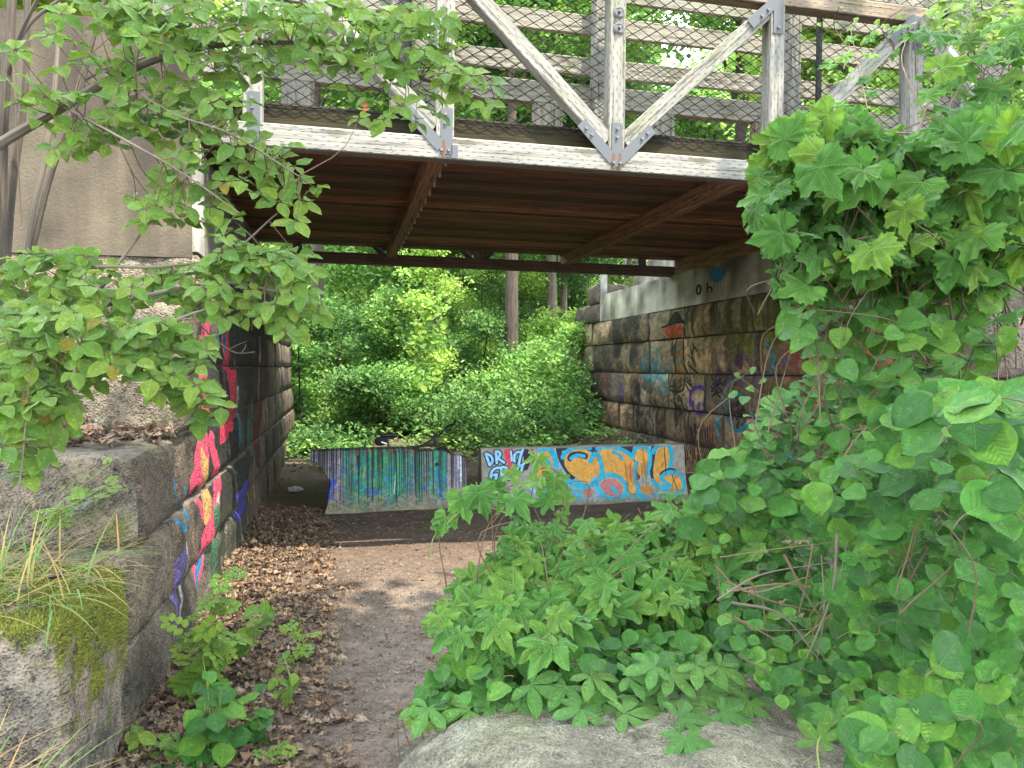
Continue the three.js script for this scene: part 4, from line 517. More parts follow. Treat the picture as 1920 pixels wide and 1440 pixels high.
function veins(lobed, seed) { // pale veins on a mottled blade
  const r = rng(seed), S = 256;
  return canvasTex(S, S, (g) => {
    g.fillStyle = '#b6b6b6'; g.fillRect(0, 0, S, S);
    for (let i = 0; i < 150; i++) { g.fillStyle = `rgba(${['255,255,235', '130,136,124', '170,175,160'][i % 3]},.16)`; g.beginPath(); g.ellipse(r() * S, r() * S, 5 + r() * 26, 5 + r() * 20, r() * 3, 0, 7); g.fill(); }
    const ln = (x0, y0, x1, y1, w, al, c = '255,255,225') => { g.strokeStyle = `rgba(${c},${al})`; g.lineWidth = w; g.beginPath(); g.moveTo(x0, y0); g.quadraticCurveTo((x0 + x1) / 2 + (y1 - y0) * 0.08, (y0 + y1) / 2, x1, y1); g.stroke(); };
    const rib = (x0, y0, a, l, w) => { const x1 = x0 + Math.cos(a) * l, y1 = y0 + Math.sin(a) * l; ln(x0, y0, x1, y1, w + 6, 0.25, '100,106,92'); ln(x0, y0, x1, y1, w + 0.5, lobed ? 0.7 : 0.9); for (let k = 1; k < 9; k++) for (const s of [-1, 1]) { const f = k / 9.5, px = L(x0, x1, f), py = L(y0, y1, f), q = (lobed ? 0.36 : 0.42) * l * (1 - f * 0.65); ln(px, py, px + Math.cos(a + s * 0.85) * q, py + Math.sin(a + s * 0.85) * q, 6, 0.3, '100,106,92'); ln(px, py, px + Math.cos(a + s * 0.85) * q, py + Math.sin(a + s * 0.85) * q, 2, lobed ? 0.38 : 0.6); } };
    if (lobed) for (const [a, l] of [[0, 165], [0.85, 140], [-0.85, 140], [1.85, 95], [-1.85, 95]]) rib(77, 128, a, l, 3); else rib(0, 128, 0, 256, 3.5);
    for (let i = 0; i < 14; i++) { g.fillStyle = `rgba(${i % 4 ? '255,255,240' : '120,90,40'},.5)`; g.beginPath(); g.arc(r() * S, r() * S, 0.8 + r() * 2, 0, 7); g.fill(); }
  });
}
const vStrip = veins(false, 3), vLobe = veins(true, 4);
const leafMat = (map, c, gloss = 0.2, tr = 0.38) => new THREE.MeshPhysicalMaterial({ map, color: RGB(...c), bumpMap: map, bumpScale: map ? 0.005 : 0, roughness: 1, transmission: tr, thickness: 0, clearcoat: gloss, clearcoatRoughness: 0.36, side: THREE.DoubleSide, specularIntensity: 0.4 });
const set = (map, cs, gloss, tr) => cs.map((c) => leafMat(map, c, gloss, tr));
const MAT = {
  ovate: set(vStrip, [[0.36, 0.64, 0.06], [0.30, 0.58, 0.055], [0.44, 0.68, 0.06], [0.22, 0.48, 0.045]], 0.12, 0.52), round: set(vStrip, [[0.125, 0.40, 0.05], [0.10, 0.33, 0.042], [0.20, 0.48, 0.05], [0.06, 0.23, 0.03]], 0.2, 0.26), heart: set(vStrip, [[0.17, 0.47, 0.05], [0.24, 0.53, 0.05], [0.12, 0.38, 0.04]], 0.3),
  maple: set(vLobe, [[0.20, 0.50, 0.08], [0.16, 0.44, 0.07], [0.27, 0.54, 0.075]], 0.08), grape: set(vLobe, [[0.20, 0.49, 0.065], [0.16, 0.43, 0.06], [0.30, 0.56, 0.055], [0.12, 0.35, 0.045]], 0.1), palm: set(vStrip, [[0.18, 0.47, 0.08], [0.22, 0.50, 0.075], [0.15, 0.41, 0.065]], 0.1), compound: set(vStrip, [[0.36, 0.66, 0.05], [0.29, 0.58, 0.05], [0.42, 0.66, 0.05]], 0.08), lance: set(vStrip, [[0.16, 0.42, 0.05]], 0.2),
  yellow: set(vStrip, [[0.5, 0.42, 0.03]], 0.1),
};
const wt = std({ color: RGB(1, 1, 1), roughness: 0.95 });
const toCam = (p) => EYE.clone().sub(p).normalize();
function orient(p, r, up, cam, rnd, grav) { const n = V(0, up, 0).addScaledVector(toCam(p), cam).add(V(r() - 0.5, r() - 0.5, r() - 0.5).multiplyScalar(2 * rnd)).normalize(); const d = V(r() - 0.5, r() - 0.5 - grav, r() - 0.5).normalize(); d.addScaledVector(n, -d.dot(n)).normalize(); return [d, n]; }
// leaves of one plant: the 300 that show largest are parts, the others one mass
function grow(t, leaves, kindOf, stems, stemMat, seed) {
  const r = rng(seed), o = t.position; leaves.sort((a, b) => b.s / b.p.distanceTo(EYE) - a.s / a.p.distanceTo(EYE));
  const rest = new Map();
  leaves.forEach((l, i) => {
    const k = l.k ?? kindOf, gs = LEAF[l.g ?? k], v = Math.floor(r() * gs.length), mi = Math.min(MAT[k].length - 1, Math.floor(Math.pow(r(), 0.85) * MAT[k].length)), q = basis(l.d, l.n);
    const s = l.c ? 1 : 0.62, b = l.p.clone().sub(o).addScaledVector(l.d, -l.s * (l.c ?? 0.5));
    if (i < 300) { const m = part('leaf', gs[v], MAT[k][mi], t); m.position.copy(b); m.quaternion.copy(q); m.scale.setScalar(l.s); } else { const key = k; if (!rest.has(key)) rest.set(key, []); rest.get(key).push([M4(b, q, l.s), l]); }
    if (stems && l.pet !== 0) stems.push(tube([l.p.clone().addScaledVector(l.d, -l.s * 0.5), l.p.clone().addScaledVector(l.d, -l.s * 0.62).addScaledVector(l.n, -l.s * 0.05), l.p.clone().addScaledVector(l.d, -l.s * (0.72 + r() * 0.2)).addScaledVector(l.n, -l.s * 0.2)], l.s * 0.009, l.s * 0.014, 3, 4));
  });
  for (const [k, a] of rest) inst('foliage', (LEAF[k] ?? LEAF.ovate)[1], MAT[k][0], t, a.map((x) => x[0]), a.map(() => { const f = 0.7 + r() * 0.5; return RGB(f * (0.9 + r() * 0.25), f, f); }));
  if (stems && stems.length) part('stem', rel(merge(stems), t), stemMat, t);
  return t;
}
function inside(poly, x, y) { let c = false; for (let i = 0, j = poly.length - 1; i < poly.length; j = i++) { const [xi, yi] = poly[i], [xj, yj] = poly[j]; if (yi > y !== yj > y && x < (xj - xi) * (y - yi) / (yj - yi) + xi) c = !c; } return c; }
function scatter(poly, n, gap, r) { const xs = poly.map((p) => p[0]), ys = poly.map((p) => p[1]), x0 = Math.min(...xs), x1 = Math.max(...xs), y0 = Math.min(...ys), y1 = Math.max(...ys), out = []; for (let k = 0; out.length < n && k < n * 60; k++) { const x = L(x0, x1, r()), y = L(y0, y1, r()); if (!inside(poly, x, y)) continue; const g = gap * Math.max(0.3, 1 - k / (n * 40)); if (out.every(([a, b]) => Math.hypot(a - x, b - y) > g)) out.push([x, y]); } return out; }
const pl = (a) => a.map(([x, y, d]) => at(x, y, d));
// twig from the nearest place on a set of branches to a point
function twigTo(branches, p, r, r0 = 0.0035) { let best, bd = 1e9; for (const b of branches) for (let i = 0; i <= 24; i++) { const q = b.getPoint(i / 24), d = q.distanceTo(p); if (d < bd) { bd = d; best = q; } } const m = best.clone().lerp(p, 0.55).add(V((r() - 0.5) * 0.2 * bd, -0.08 * bd, (r() - 0.5) * 0.2 * bd)); return tube([best, m, p], r0, r0 * 0.4, 5, 5); }
const curve = (a) => new THREE.CatmullRomCurve3(pl(a));

// ------------------------------------------------------------ the shrub that reaches in from the left
function rosettes(pts, dOf, sz, r, per = 5) { const out = [], cs = []; for (const [x, y] of pts) { const c = at(x, y, dOf(x, y) + (r() - 0.5) * 0.3), up = V(0, 0.75, 0).addScaledVector(toCam(c), 0.5 + 0.25 * r()).add(V(r() - 0.5, 0, r() - 0.5).multiplyScalar(0.8)).normalize(); cs.push(c); const a0 = r() * 6.28, e1 = V(1, 0, 0).cross(up).normalize(), e2 = up.clone().cross(e1), n = per - 1 + Math.floor(r() * 3); for (let k = 0; k < n; k++) { const a = a0 + k * 6.28 / n + (r() - 0.5) * 0.7, s = sz * (0.6 + 0.6 * r()); const d = e1.clone().multiplyScalar(Math.cos(a)).addScaledVector(e2, Math.sin(a)).addScaledVector(V(0, -1, 0), 0.25 * r()).normalize(), nn = up.clone().add(V(r() - 0.5, r() - 0.5, r() - 0.5).multiplyScalar(0.7)); nn.addScaledVector(d, -nn.dot(d)).normalize(); out.push({ p: c.clone().addScaledVector(d, s * 0.62), d, n: nn, s }); } } return [out, cs]; }
{
  const shrub = (label, seed, branches, radii, polys, sz, dOf, kind = 'ovate') => {
    const r = rng(seed), bs = branches.map(curve), t = thing('leafy_shrub', label, 'shrub', null, bs[0].getPoint(0)), stems = [];
    bs.forEach((b, i) => part('branch', rel(tube(b.points, radii[i], radii[i] * 0.35, b.points.length * 5, 8), t), mBarkPale, t));
    const ls = []; for (const [poly, n, gap] of polys) { const [l, cs] = rosettes(scatter(poly, n, gap, r), dOf, sz, r); ls.push(...l); for (const c of cs) stems.push(twigTo(bs, c, r, 0.003)); }
    for (const l of ls) if (r() < 0.012) l.k = 'yellow', l.g = 'ovate';
    return grow(t, ls, kind, stems, mTwig, seed + 1);
  };
  shrub('leafy shrub whose long bare branch arches across the top left of the bridge', 101, [[[-40, 300, 3.3], [0, 270, 3.3], [110, 205, 3.3], [215, 145, 3.35], [330, 98, 3.4], [450, 80, 3.5], [600, 84, 3.6], [720, 120, 3.7], [800, 150, 3.75], [925, 190, 3.8]], [[160, 175, 3.35], [240, 120, 3.5], [400, 75, 3.7], [620, 40, 3.9], [840, 40, 4]], [[215, 145, 3.3], [330, 215, 3.2], [430, 250, 3.2], [560, 330, 3.25]], [[120, 200, 3.3], [230, 260, 3.1], [350, 330, 3.1], [450, 400, 3.15]]], [0.024, 0.008, 0.007, 0.007],
    [[[[300, 0], [560, 0], [860, 20], [870, 160], [720, 130], [560, 130], [430, 150], [300, 90], [180, 20], [240, -20]], 96, 33], [[[0, 60], [200, -20], [330, 60], [330, 280], [210, 190], [60, 240], [0, 150]], 30, 44], [[[660, 90], [830, 90], [940, 160], [920, 210], [850, 190], [760, 250], [700, 220], [640, 240]], 20, 40], [[[80, 280], [230, 190], [370, 160], [480, 190], [450, 280], [300, 250], [130, 290]], 40, 32], [[[250, 370], [330, 290], [430, 250], [560, 280], [600, 360], [550, 420], [440, 350], [380, 420], [270, 430]], 40, 31]], 0.088, (x, y) => 3.15 + x / 1900);
  shrub('leafy shrub branch hanging across the dark left wall below the concrete', 103, [[[-60, 640, 3.0], [90, 600, 3.0], [250, 560, 3.1], [420, 530, 3.2], [570, 560, 3.3]], [[60, 560, 3.1], [150, 505, 3.1], [300, 500, 3.2], [420, 480, 3.3], [520, 400, 3.4]], [[190, 540, 3.2], [240, 470, 3.3], [310, 380, 3.4], [420, 250, 3.5]]], [0.013, 0.009, 0.008],
    [[[[0, 470], [160, 480], [250, 520], [420, 480], [570, 480], [600, 590], [540, 630], [430, 600], [300, 560], [150, 620], [0, 620]], 88, 29], [[[400, 470], [440, 400], [480, 470], [570, 470], [520, 520], [420, 500]], 14, 28]], 0.082, (x, y) => 3.0 + x / 1800);
  shrub('leafy shrub spreading over the second stone step and its leaf litter', 105, [[[-60, 760, 2.8], [60, 740, 2.8], [200, 690, 2.9], [330, 600, 3.0], [420, 570, 3.1]], [[-40, 800, 2.75], [90, 720, 2.8], [230, 690, 2.9], [330, 700, 3.0], [420, 760, 3.1]], [[20, 1010, 2.6], [40, 880, 2.6], [50, 760, 2.65]]], [0.011, 0.009, 0.004],
    [[[[0, 590], [110, 570], [230, 610], [330, 600], [400, 660], [330, 690], [220, 690], [90, 760], [0, 760]], 84, 27], [[[270, 690], [390, 680], [425, 770], [400, 800], [350, 780], [290, 730]], 14, 28], [[[0, 760], [90, 740], [140, 760], [95, 850], [40, 900], [0, 850]], 16, 32]], 0.08, (x, y) => 2.72 + x / 1300);
  const sprig = (label, base, tips, n, sz, kind, seed, d, group) => { const r = rng(seed), t = thing('seedling', label, 'seedling', group, at(base[0], base[1], d)), ls = [], st = [], bs = tips.map((q) => new THREE.CatmullRomCurve3([at(base[0], base[1], d), at((base[0] + q[0]) / 2 + (r() - 0.5) * 20, (base[1] + q[1]) / 2, d - 0.02), at(q[0], q[1], d - 0.04 + (r() - 0.5) * 0.2)])); bs.forEach((b) => st.push(tube(b.points, 0.003, 0.0015, 8, 5))); for (let i = 0; i < n; i++) { const b = bs[i % bs.length], p = b.getPoint(0.12 + 0.88 * Math.pow((Math.floor(i / bs.length) + r()) / Math.ceil(n / bs.length), 0.8)), s = sz * (0.6 + 0.65 * r()); const [dd, nn] = orient(p, r, 0.8, 0.45, 0.4, 0.1); ls.push({ p: p.addScaledVector(dd, s * 0.6), d: dd, n: nn, s }); } return grow(t, ls, kind, st, mGreenStem, seed); };
  sprig('small yellow-green sprig hanging in front of the mossy second step', [60, 985], [[215, 900], [240, 915], [120, 950], [205, 870], [150, 935]], 30, 0.075, 'compound', 141, 3.55);
  const W = [['tall compound-leaved seedling nearest the painted wall foot', [372, 1330], [[425, 1050], [385, 1130], [400, 1180], [375, 1230], [440, 1100], [360, 1180]], 66, 0.14, 'compound', 3.95], ['round-leaved seedling with a column of broad leaves in the lower left litter', [388, 1440], [[392, 1270], [400, 1330], [350, 1390], [430, 1350], [410, 1400], [300, 1430], [380, 1230], [415, 1290]], 46, 0.1, 'round', 3.3], ['seedling with paired oval leaves in the litter at mid path edge', [460, 1230], [[500, 1115], [480, 1150], [440, 1180], [470, 1190]], 26, 0.1, 'ovate', 4.2], ['low seedling beside the tall round-leaved one, nearer the path', [485, 1400], [[478, 1290], [500, 1330], [460, 1350]], 22, 0.09, 'round', 3.5], ['bright seedling of small leaves at the gravel edge', [545, 1320], [[530, 1225], [560, 1240], [520, 1260]], 16, 0.07, 'ovate', 3.8], ['little compound seedling higher up the gravel edge', [570, 1230], [[560, 1150], [580, 1190], [535, 1180]], 9, 0.1, 'compound', 4.4], ['dark trailing seedling against the foot of the left stones', [290, 1420], [[255, 1370], [330, 1370], [240, 1400]], 20, 0.075, 'ovate', 3.35], ['spindly seedling between litter and gravel near the bottom', [520, 1440], [[490, 1410], [525, 1400]], 10, 0.07, 'compound', 3.3], ['tiny seedling at the right edge of the gravel below the maple', [800, 1190], [[790, 1160], [806, 1170]], 5, 0.05, 'ovate', 4.9], ['small seedling beside the boulder left end', [770, 1350], [[765, 1320], [775, 1345], [755, 1340]], 8, 0.06, 'ovate', 3.5]];
  W.forEach(([l, b, tp, n, s, k, d], i) => sprig(l, b, tp, n, s, k, 150 + i * 3, d));
  // bare saplings in front of the concrete wing
  const sap = (label, pts, r0, m = mBark) => { const b = curve(pts), t = thing('bare_sapling', label, 'sapling', null, b.getPoint(0)); part('trunk', rel(tube(b.points, r0, r0 * 0.6, b.points.length * 5, 9), t), m, t); return [t, b]; };
  const [s1, c1] = sap('thick dark sapling trunk at the left edge of the photo', [[-6, 640, 3.9], [0, 420, 3.9], [8, 180, 3.9], [18, 80, 3.9], [25, -60, 3.9]], 0.034);
  part('branch', rel(tube(pl([[12, 150, 3.9], [40, 60, 3.85], [80, -20, 3.8]]), 0.012, 0.008, 10, 7), s1), mBark, s1); part('branch', rel(tube(pl([[15, 110, 3.9], [60, 40, 3.95], [140, -20, 4]]), 0.012, 0.007, 10, 7), s1), mBark, s1);
  sap('brown-grey sapling with a knot standing second from the left edge', [[8, 520, 4.1], [22, 350, 4.1], [44, 190, 4.1], [50, 90, 4.1], [52, -60, 4.1]], 0.026);
  sap('pale slender sapling, straight and upright before the concrete wing', [[45, 500, 4.2], [62, 400, 4.2], [90, 270, 4.2], [108, 100, 4.2], [110, -60, 4.2]], 0.016, mBarkPale);
  const [s4] = sap('dark leaning sapling rightmost before the concrete wing', [[60, 470, 4.3], [95, 330, 4.3], [150, 175, 4.3], [170, 90, 4.3], [215, -60, 4.3]], 0.017);
  part('branch', rel(tube(pl([[160, 150, 4.3], [220, 120, 4.3], [330, 108, 4.35], [400, 75, 4.4]]), 0.007, 0.003, 14, 6), s4), mBark, s4); part('branch', rel(tube(pl([[120, 250, 4.3], [165, 110, 4.3], [205, 70, 4.3]]), 0.006, 0.003, 10, 6), s4), mTwig, s4);
  for (const [l, p] of [['thin reddish dead stem hanging at the left edge', [[-10, 88, 3.6], [40, 92, 3.6], [82, 108, 3.6]]], ['forked pale dead twig sticking out over the painted wall', [[370, 605, 3.4], [420, 650, 3.4], [445, 662, 3.4], [478, 660, 3.4]]], ['rusty dead stem crossing the lower left of the concrete', [[20, 60, 3.7], [30, 200, 3.7], [35, 320, 3.7], [40, 420, 3.7]]]]) { const t = thing('dead_twig', l, 'twig', null, at(...p[0])); part('stem', rel(tube(pl(p), 0.005, 0.0025, 16, 6), t), mTwig, t); if (l[0] === 'f') part('fork', rel(merge([tube(pl([[430, 655, 3.4], [450, 645, 3.4], [462, 640, 3.4]]), 0.003, 0.0015, 5, 5), tube(pl([[452, 662, 3.4], [460, 652, 3.4], [461, 645, 3.4]]), 0.003, 0.0015, 5, 5)]), t), mBarkPale, t); }
}

// ------------------------------------------------------------ right: vines, maple, creeper
function mass(name, label, cat, root, regions, stemPts, seed, stemMat = mTwig, r0 = 0.006) {
  const r = rng(seed), t = thing(name, label, cat, null, root), ls = [], st = [];
  for (const R of regions) {
    scatter(R.poly, R.n, R.gap, r).forEach(([x, y], i) => { const p = at(x, y, R.d(x, y) + (r() - 0.5) * (R.dz ?? 0.3) + (R.dn ?? 0.12) * N3(x / 90, y / 90, seed)), s = R.s * (0.55 + 0.6 * r()); const [d, n] = orient(p, r, R.up ?? 0.7, R.cam ?? 0.55, R.rnd ?? 0.38, R.grav ?? 0.25); ls.push({ p, d, n, s, k: R.k, c: R.k === 'maple' || R.k === 'grape' ? 0.25 : R.k === 'palm' ? 0.05 : undefined }); if (i % (R.tw ?? 6) === 0) { const a = r() < 0.2 ? stemPts[Math.floor(r() * stemPts.length)] : p.clone().addScaledVector(toCam(p), -0.12 - 0.2 * r()).add(V((r() - 0.5) * 0.3, -0.12 - 0.3 * r(), 0)); const m = a.clone().lerp(p, 0.5).add(V((r() - 0.5) * 0.25, 0.12 * r(), (r() - 0.5) * 0.25)); st.push(tube([a, m, p], r0 * 0.4, r0 * 0.2, 9, 5)); } });
  }
  return grow(t, ls, regions[0].k, st, stemMat, seed + 9);
}
const foot = (x, z) => V(x, groundY(x, z), z);
{
  const dR = (x, y) => L(2.15, 1.62, SS(x, 1500, 1900)) + 0.35 * SS(y, 950, 720), dM = (x, y) => 3.7 - 0.9 * SS(x, 1300, 1800) - 0.3 * SS(y, 700, 1000), dC = (x, y) => 3.5 - 1.0 * SS(y, 960, 1320) - 0.1 * SS(x, 1200, 1500);
  mass('grape_vine', 'grape vine with big toothed lobed leaves hanging before the bridge end on the right', 'vine', foot(2.4, -2.9), [
    { k: 'grape', poly: [[1430, 320], [1470, 250], [1530, 220], [1640, 240], [1700, 290], [1800, 240], [1920, 230], [1920, 480], [1780, 440], [1640, 480], [1530, 470], [1460, 450], [1410, 400]], n: 330, gap: 29, s: 0.12, d: () => 2.75, dz: 0.7, dn: 0.3, up: 0.5, cam: 0.6, rnd: 0.58, grav: 0.5 },
    { k: 'grape', poly: [[1450, 470], [1530, 440], [1700, 440], [1900, 470], [1880, 540], [1650, 520], [1470, 560]], n: 110, gap: 26, s: 0.1, d: () => 2.8, dz: 0.6, up: 0.45, cam: 0.6, rnd: 0.55, grav: 0.5 },
    { k: 'grape', poly: [[1720, 60], [1920, 40], [1920, 230], [1760, 230]], n: 26, gap: 40, s: 0.12, d: () => 3.2, dz: 0.5 }, { k: 'grape', poly: [[1540, 90], [1700, 40], [1690, 130], [1640, 190], [1560, 200]], n: 12, gap: 30, s: 0.09, d: () => 4.6, dz: 0.3 }, { k: 'ovate', poly: [[1735, 20], [1790, -20], [1940, -20], [1940, 120], [1840, 110], [1740, 70]], n: 190, gap: 13, s: 0.085, d: () => 4.4, dz: 0.6, tw: 12 }, { k: 'ovate', poly: [[1520, 40], [1560, 10], [1700, 10], [1720, 60], [1640, 120]], n: 16, gap: 14, s: 0.07, d: () => 5.2, dz: 0.2, tw: 3 }], [at(1715, 620, 2.85), at(1720, 470, 2.85), at(1800, 330, 2.8), at(1600, 420, 2.8), at(1720, 250, 2.9)], 201, mTwig, 0.012);
  mass('bittersweet_vine', 'climbing vine with glossy pointed leaves before the right stone wall', 'vine', foot(2.2, -2.75), [
    { k: 'heart', poly: [[1470, 610], [1540, 500], [1700, 480], [1880, 500], [1890, 660], [1800, 740], [1680, 720], [1540, 700]], n: 200, gap: 25, s: 0.1, d: () => 2.8, dz: 0.6, up: 0.6, cam: 0.6, tw: 2 },
    { k: 'heart', poly: [[1370, 700], [1420, 690], [1440, 740], [1420, 790], [1380, 780]], n: 9, gap: 20, s: 0.055, d: () => 3.0, dz: 0.1, tw: 2 },
    { k: 'palm', poly: [[1840, 540], [1900, 520], [1910, 640], [1840, 620]], n: 9, gap: 24, s: 0.08, d: () => 3.2 }], [at(1715, 640, 2.85), at(1720, 520, 2.85), at(1500, 640, 2.95)], 207, mTwig, 0.008);
  const tr = thing('woody_stem', 'bare brown woody vine stem rising through the leaves on the right', 'stem', null, foot(2.35, -2.6)); part('trunk', rel(tube([foot(2.35, -2.6), ...pl([[1660, 900, 2.85], [1700, 740, 2.85], [1708, 650, 2.85], [1722, 560, 2.85], [1722, 440, 2.85], [1780, 330, 2.8]])], 0.022, 0.008, 30, 8), tr), mBarkPale, tr);
  for (const q of [[[1535, 760, 2.9], [1545, 660, 2.9], [1560, 560, 2.9], [1565, 430, 2.9]], [[1560, 900, 2.7], [1600, 830, 2.7], [1640, 790, 2.65], [1665, 780, 2.6]]]) part('stem', rel(tube(pl(q), 0.006, 0.003, 16, 6), tr), mTwig, tr);
  mass('bittersweet_vine', 'tangle of small round leaves spilling out right of the barriers', 'vine', foot(2.6, -3.4), [
    { k: 'round', poly: [[1290, 960], [1330, 880], [1400, 830], [1440, 750], [1520, 700], [1760, 690], [1780, 800], [1700, 900], [1560, 950], [1480, 1010], [1330, 1010]], n: 420, gap: 19, s: 0.092, d: dM, dz: 0.5, up: 0.85, cam: 0.4, rnd: 0.45, tw: 18 },
    { k: 'round', poly: [[1285, 990], [1300, 900], [1360, 840], [1420, 870], [1480, 960], [1400, 1040], [1300, 1040]], n: 44, gap: 30, s: 0.11, d: () => 3.0, dz: 0.2 }], [at(1600, 1000, 3.2), at(1450, 960, 3.2), at(1700, 850, 3.0)], 211);
  mass('bittersweet_vine', 'dense bank of big round leaves filling the lower right corner', 'vine', foot(1.9, -1.5), [
    { k: 'round', poly: [[1510, 950], [1560, 880], [1650, 790], [1720, 740], [1920, 720], [1920, 1440], [1640, 1440], [1610, 1340], [1575, 1250], [1560, 1120], [1580, 1040]], n: 430, gap: 36, s: 0.094, d: dR, dz: 0.45, dn: 0.3, up: 0.6, cam: 0.6, rnd: 0.45, tw: 16 },
    { k: 'round', poly: [[1560, 950], [1700, 780], [1920, 740], [1920, 1440], [1650, 1440], [1590, 1150]], n: 300, gap: 28, s: 0.09, d: (x, y) => dR(x, y) + 0.35, dz: 0.4, dn: 0.3, tw: 30 }, { k: 'round', poly: [[1600, 1380], [1660, 1330], [1760, 1330], [1760, 1440], [1620, 1440]], n: 24, gap: 32, s: 0.09, d: () => 1.6, dz: 0.15 }], [at(1800, 1300, 2.1), at(1700, 1100, 2.2), at(1900, 1000, 2.0)], 221);
  mass('bittersweet_vine', 'low mat of round leaves under the maple between path and boulder', 'vine', foot(0.9, -2.9), [
    { k: 'round', poly: [[790, 1300], [830, 1250], [900, 1220], [1000, 1200], [1100, 1080], [1250, 1000], [1450, 980], [1440, 1030], [1370, 1110], [1370, 1240], [1250, 1300], [1050, 1310], [880, 1350], [790, 1340]], n: 520, gap: 22, s: 0.088, d: dC, dz: 0.3, up: 0.75, cam: 0.5, rnd: 0.45, tw: 24 },
    { k: 'ovate', poly: [[770, 1330], [830, 1250], [930, 1230], [900, 1340], [800, 1370]], n: 60, gap: 18, s: 0.075, d: () => 2.75, dz: 0.3 }], [foot(0.9, -2.9), foot(1.2, -3.2), foot(0.6, -2.8), foot(1.6, -3.3)], 231);
  mass('maple_sapling', 'young maple with pale spotted lobed leaves in the middle of the foreground', 'sapling', foot(1.0, -3.0), [
    { k: 'maple', poly: [[820, 1160], [880, 1080], [960, 1010], [1120, 990], [1280, 980], [1420, 1000], [1400, 1080], [1300, 1130], [1180, 1150], [1100, 1210], [980, 1230], [850, 1210]], n: 170, gap: 32, s: 0.13, d: (x, y) => dC(x, y) - 0.25, dz: 0.3, up: 0.6, cam: 0.65, grav: 0.5, tw: 4 },
    { k: 'maple', poly: [[900, 930], [960, 870], [1010, 860], [1040, 900], [1090, 950], [1130, 1000], [980, 1000], [950, 960]], n: 15, gap: 34, s: 0.1, d: () => 2.9, dz: 0.25, up: 0.5, cam: 0.7, grav: 0.6, tw: 1 }, { k: 'maple', poly: [[1225, 990], [1250, 930], [1290, 930], [1330, 980], [1330, 1020]], n: 9, gap: 30, s: 0.11, d: () => 3.1, tw: 2 }], [at(1080, 1120, 2.9), at(1150, 1080, 2.95), at(1030, 1180, 2.85), foot(1.0, -3.0)], 241, mTwig, 0.007);
  const gv = [[[800, 990, 2.9], [850, 962, 2.9], [875, 935, 2.9]]]; const gs = thing('grape_vine', 'single vine tendril with three heart-shaped leaves reaching left before the barriers', 'vine', null, at(930, 1000, 2.9));
  grow(gs, [[870, 945, 0.09], [902, 935, 0.1], [835, 978, 0.07], [825, 990, 0.05]].map(([x, y, s], i) => { const p = at(x, y, 2.9), r = rng(i + 900); const [d, n] = orient(p, r, 0.5, 0.8, 0.2, 0.6); return { p, d, n, s: s * 1.1, c: 0.25 }; }), 'grape', [tube(pl([[990, 985, 2.9], [930, 955, 2.9], [880, 950, 2.9], [835, 985, 2.9], [812, 1010, 2.9], [808, 1050, 2.9]]), 0.004, 0.0018, 24, 5)], mGreenStem, 251);
  // five-leaved creeper lying on the boulder
  const cr = [[800, 1330], [880, 1345], [930, 1325], [985, 1325], [1000, 1285], [1060, 1290], [1090, 1315], [1128, 1330], [1060, 1330], [1165, 1305], [1175, 1350], [1205, 1335], [1180, 1270], [1240, 1285], [1110, 1270], [1290, 1330], [1310, 1290], [1285, 1400], [1355, 1350], [1340, 1290], [1390, 1300], [1350, 1250], [1225, 1250], [1400, 1330], [1260, 1265], [1310, 1250], [1180, 1310], [1280, 1360], [1090, 1345], [1320, 1320]];
  const ct = thing('creeper_vine', 'five-leaflet creeper trailing over the top of the boulder', 'vine', null, V(0.6, 0.6, -2.35)), rr = rng(261), cst = [];
  const ray = new THREE.Raycaster(), dB = (x, y) => 2.38;
  grow(ct, cr.map(([x, y]) => { const hit = ray.set(EYE, at(x, y, 1).sub(EYE).normalize()) ?? ray.intersectObject(boulderMesh)[0], p = hit ? hit.point.addScaledVector(hit.face.normal, 0.02) : at(x, y, dB(x, y)), n = V((rr() - 0.5) * 0.4, 1, 0.45 + (rr() - 0.5) * 0.3).normalize(), d = V(rr() - 0.5, 0, rr() * 0.8).normalize(); d.addScaledVector(n, -d.dot(n)).normalize(); return { p, d, n, s: 0.105 + 0.035 * rr(), c: 0.05 }; }), 'palm', [tube(pl([[790, 1340, 2.5], [900, 1345, 2.4], [1040, 1330, 2.4], [1180, 1300, 2.5], [1300, 1330, 2.4], [1420, 1300, 2.5]]), 0.003, 0.002, 30, 5)], mTwig, 262);
  const c2 = thing('creeper_vine', 'drooping dark creeper leaf at the right end of the boulder', 'vine', null, at(1530, 1440, 1.95)); grow(c2, [[1535, 1385, 0.1], [1570, 1350, 0.075]].map(([x, y, s]) => { const p = at(x, y, 1.95); return { p, d: V(0.2, 1, 0.25).normalize(), n: V(-0.1, -0.25, 0.95).normalize(), s, c: 0.05 }; }), 'palm', [tube(pl([[1540, 1470, 1.95], [1535, 1385, 1.95], [1570, 1350, 1.95]]), 0.0035, 0.002, 10, 5)], mGreenStem, 263);
  mass('hanging_branch', 'pale green leafy branch hanging in the underpass view before the thicket', 'branch', at(800, 500, 15), [{ k: 'ovate', poly: [[795, 560], [845, 550], [835, 610], [795, 650], [835, 700], [800, 735], [765, 700], [762, 630]], n: 80, gap: 7, s: 0.19, d: () => 15, dz: 0.5, tw: 8 }], [at(815, 560, 15), at(790, 640, 15)], 281);
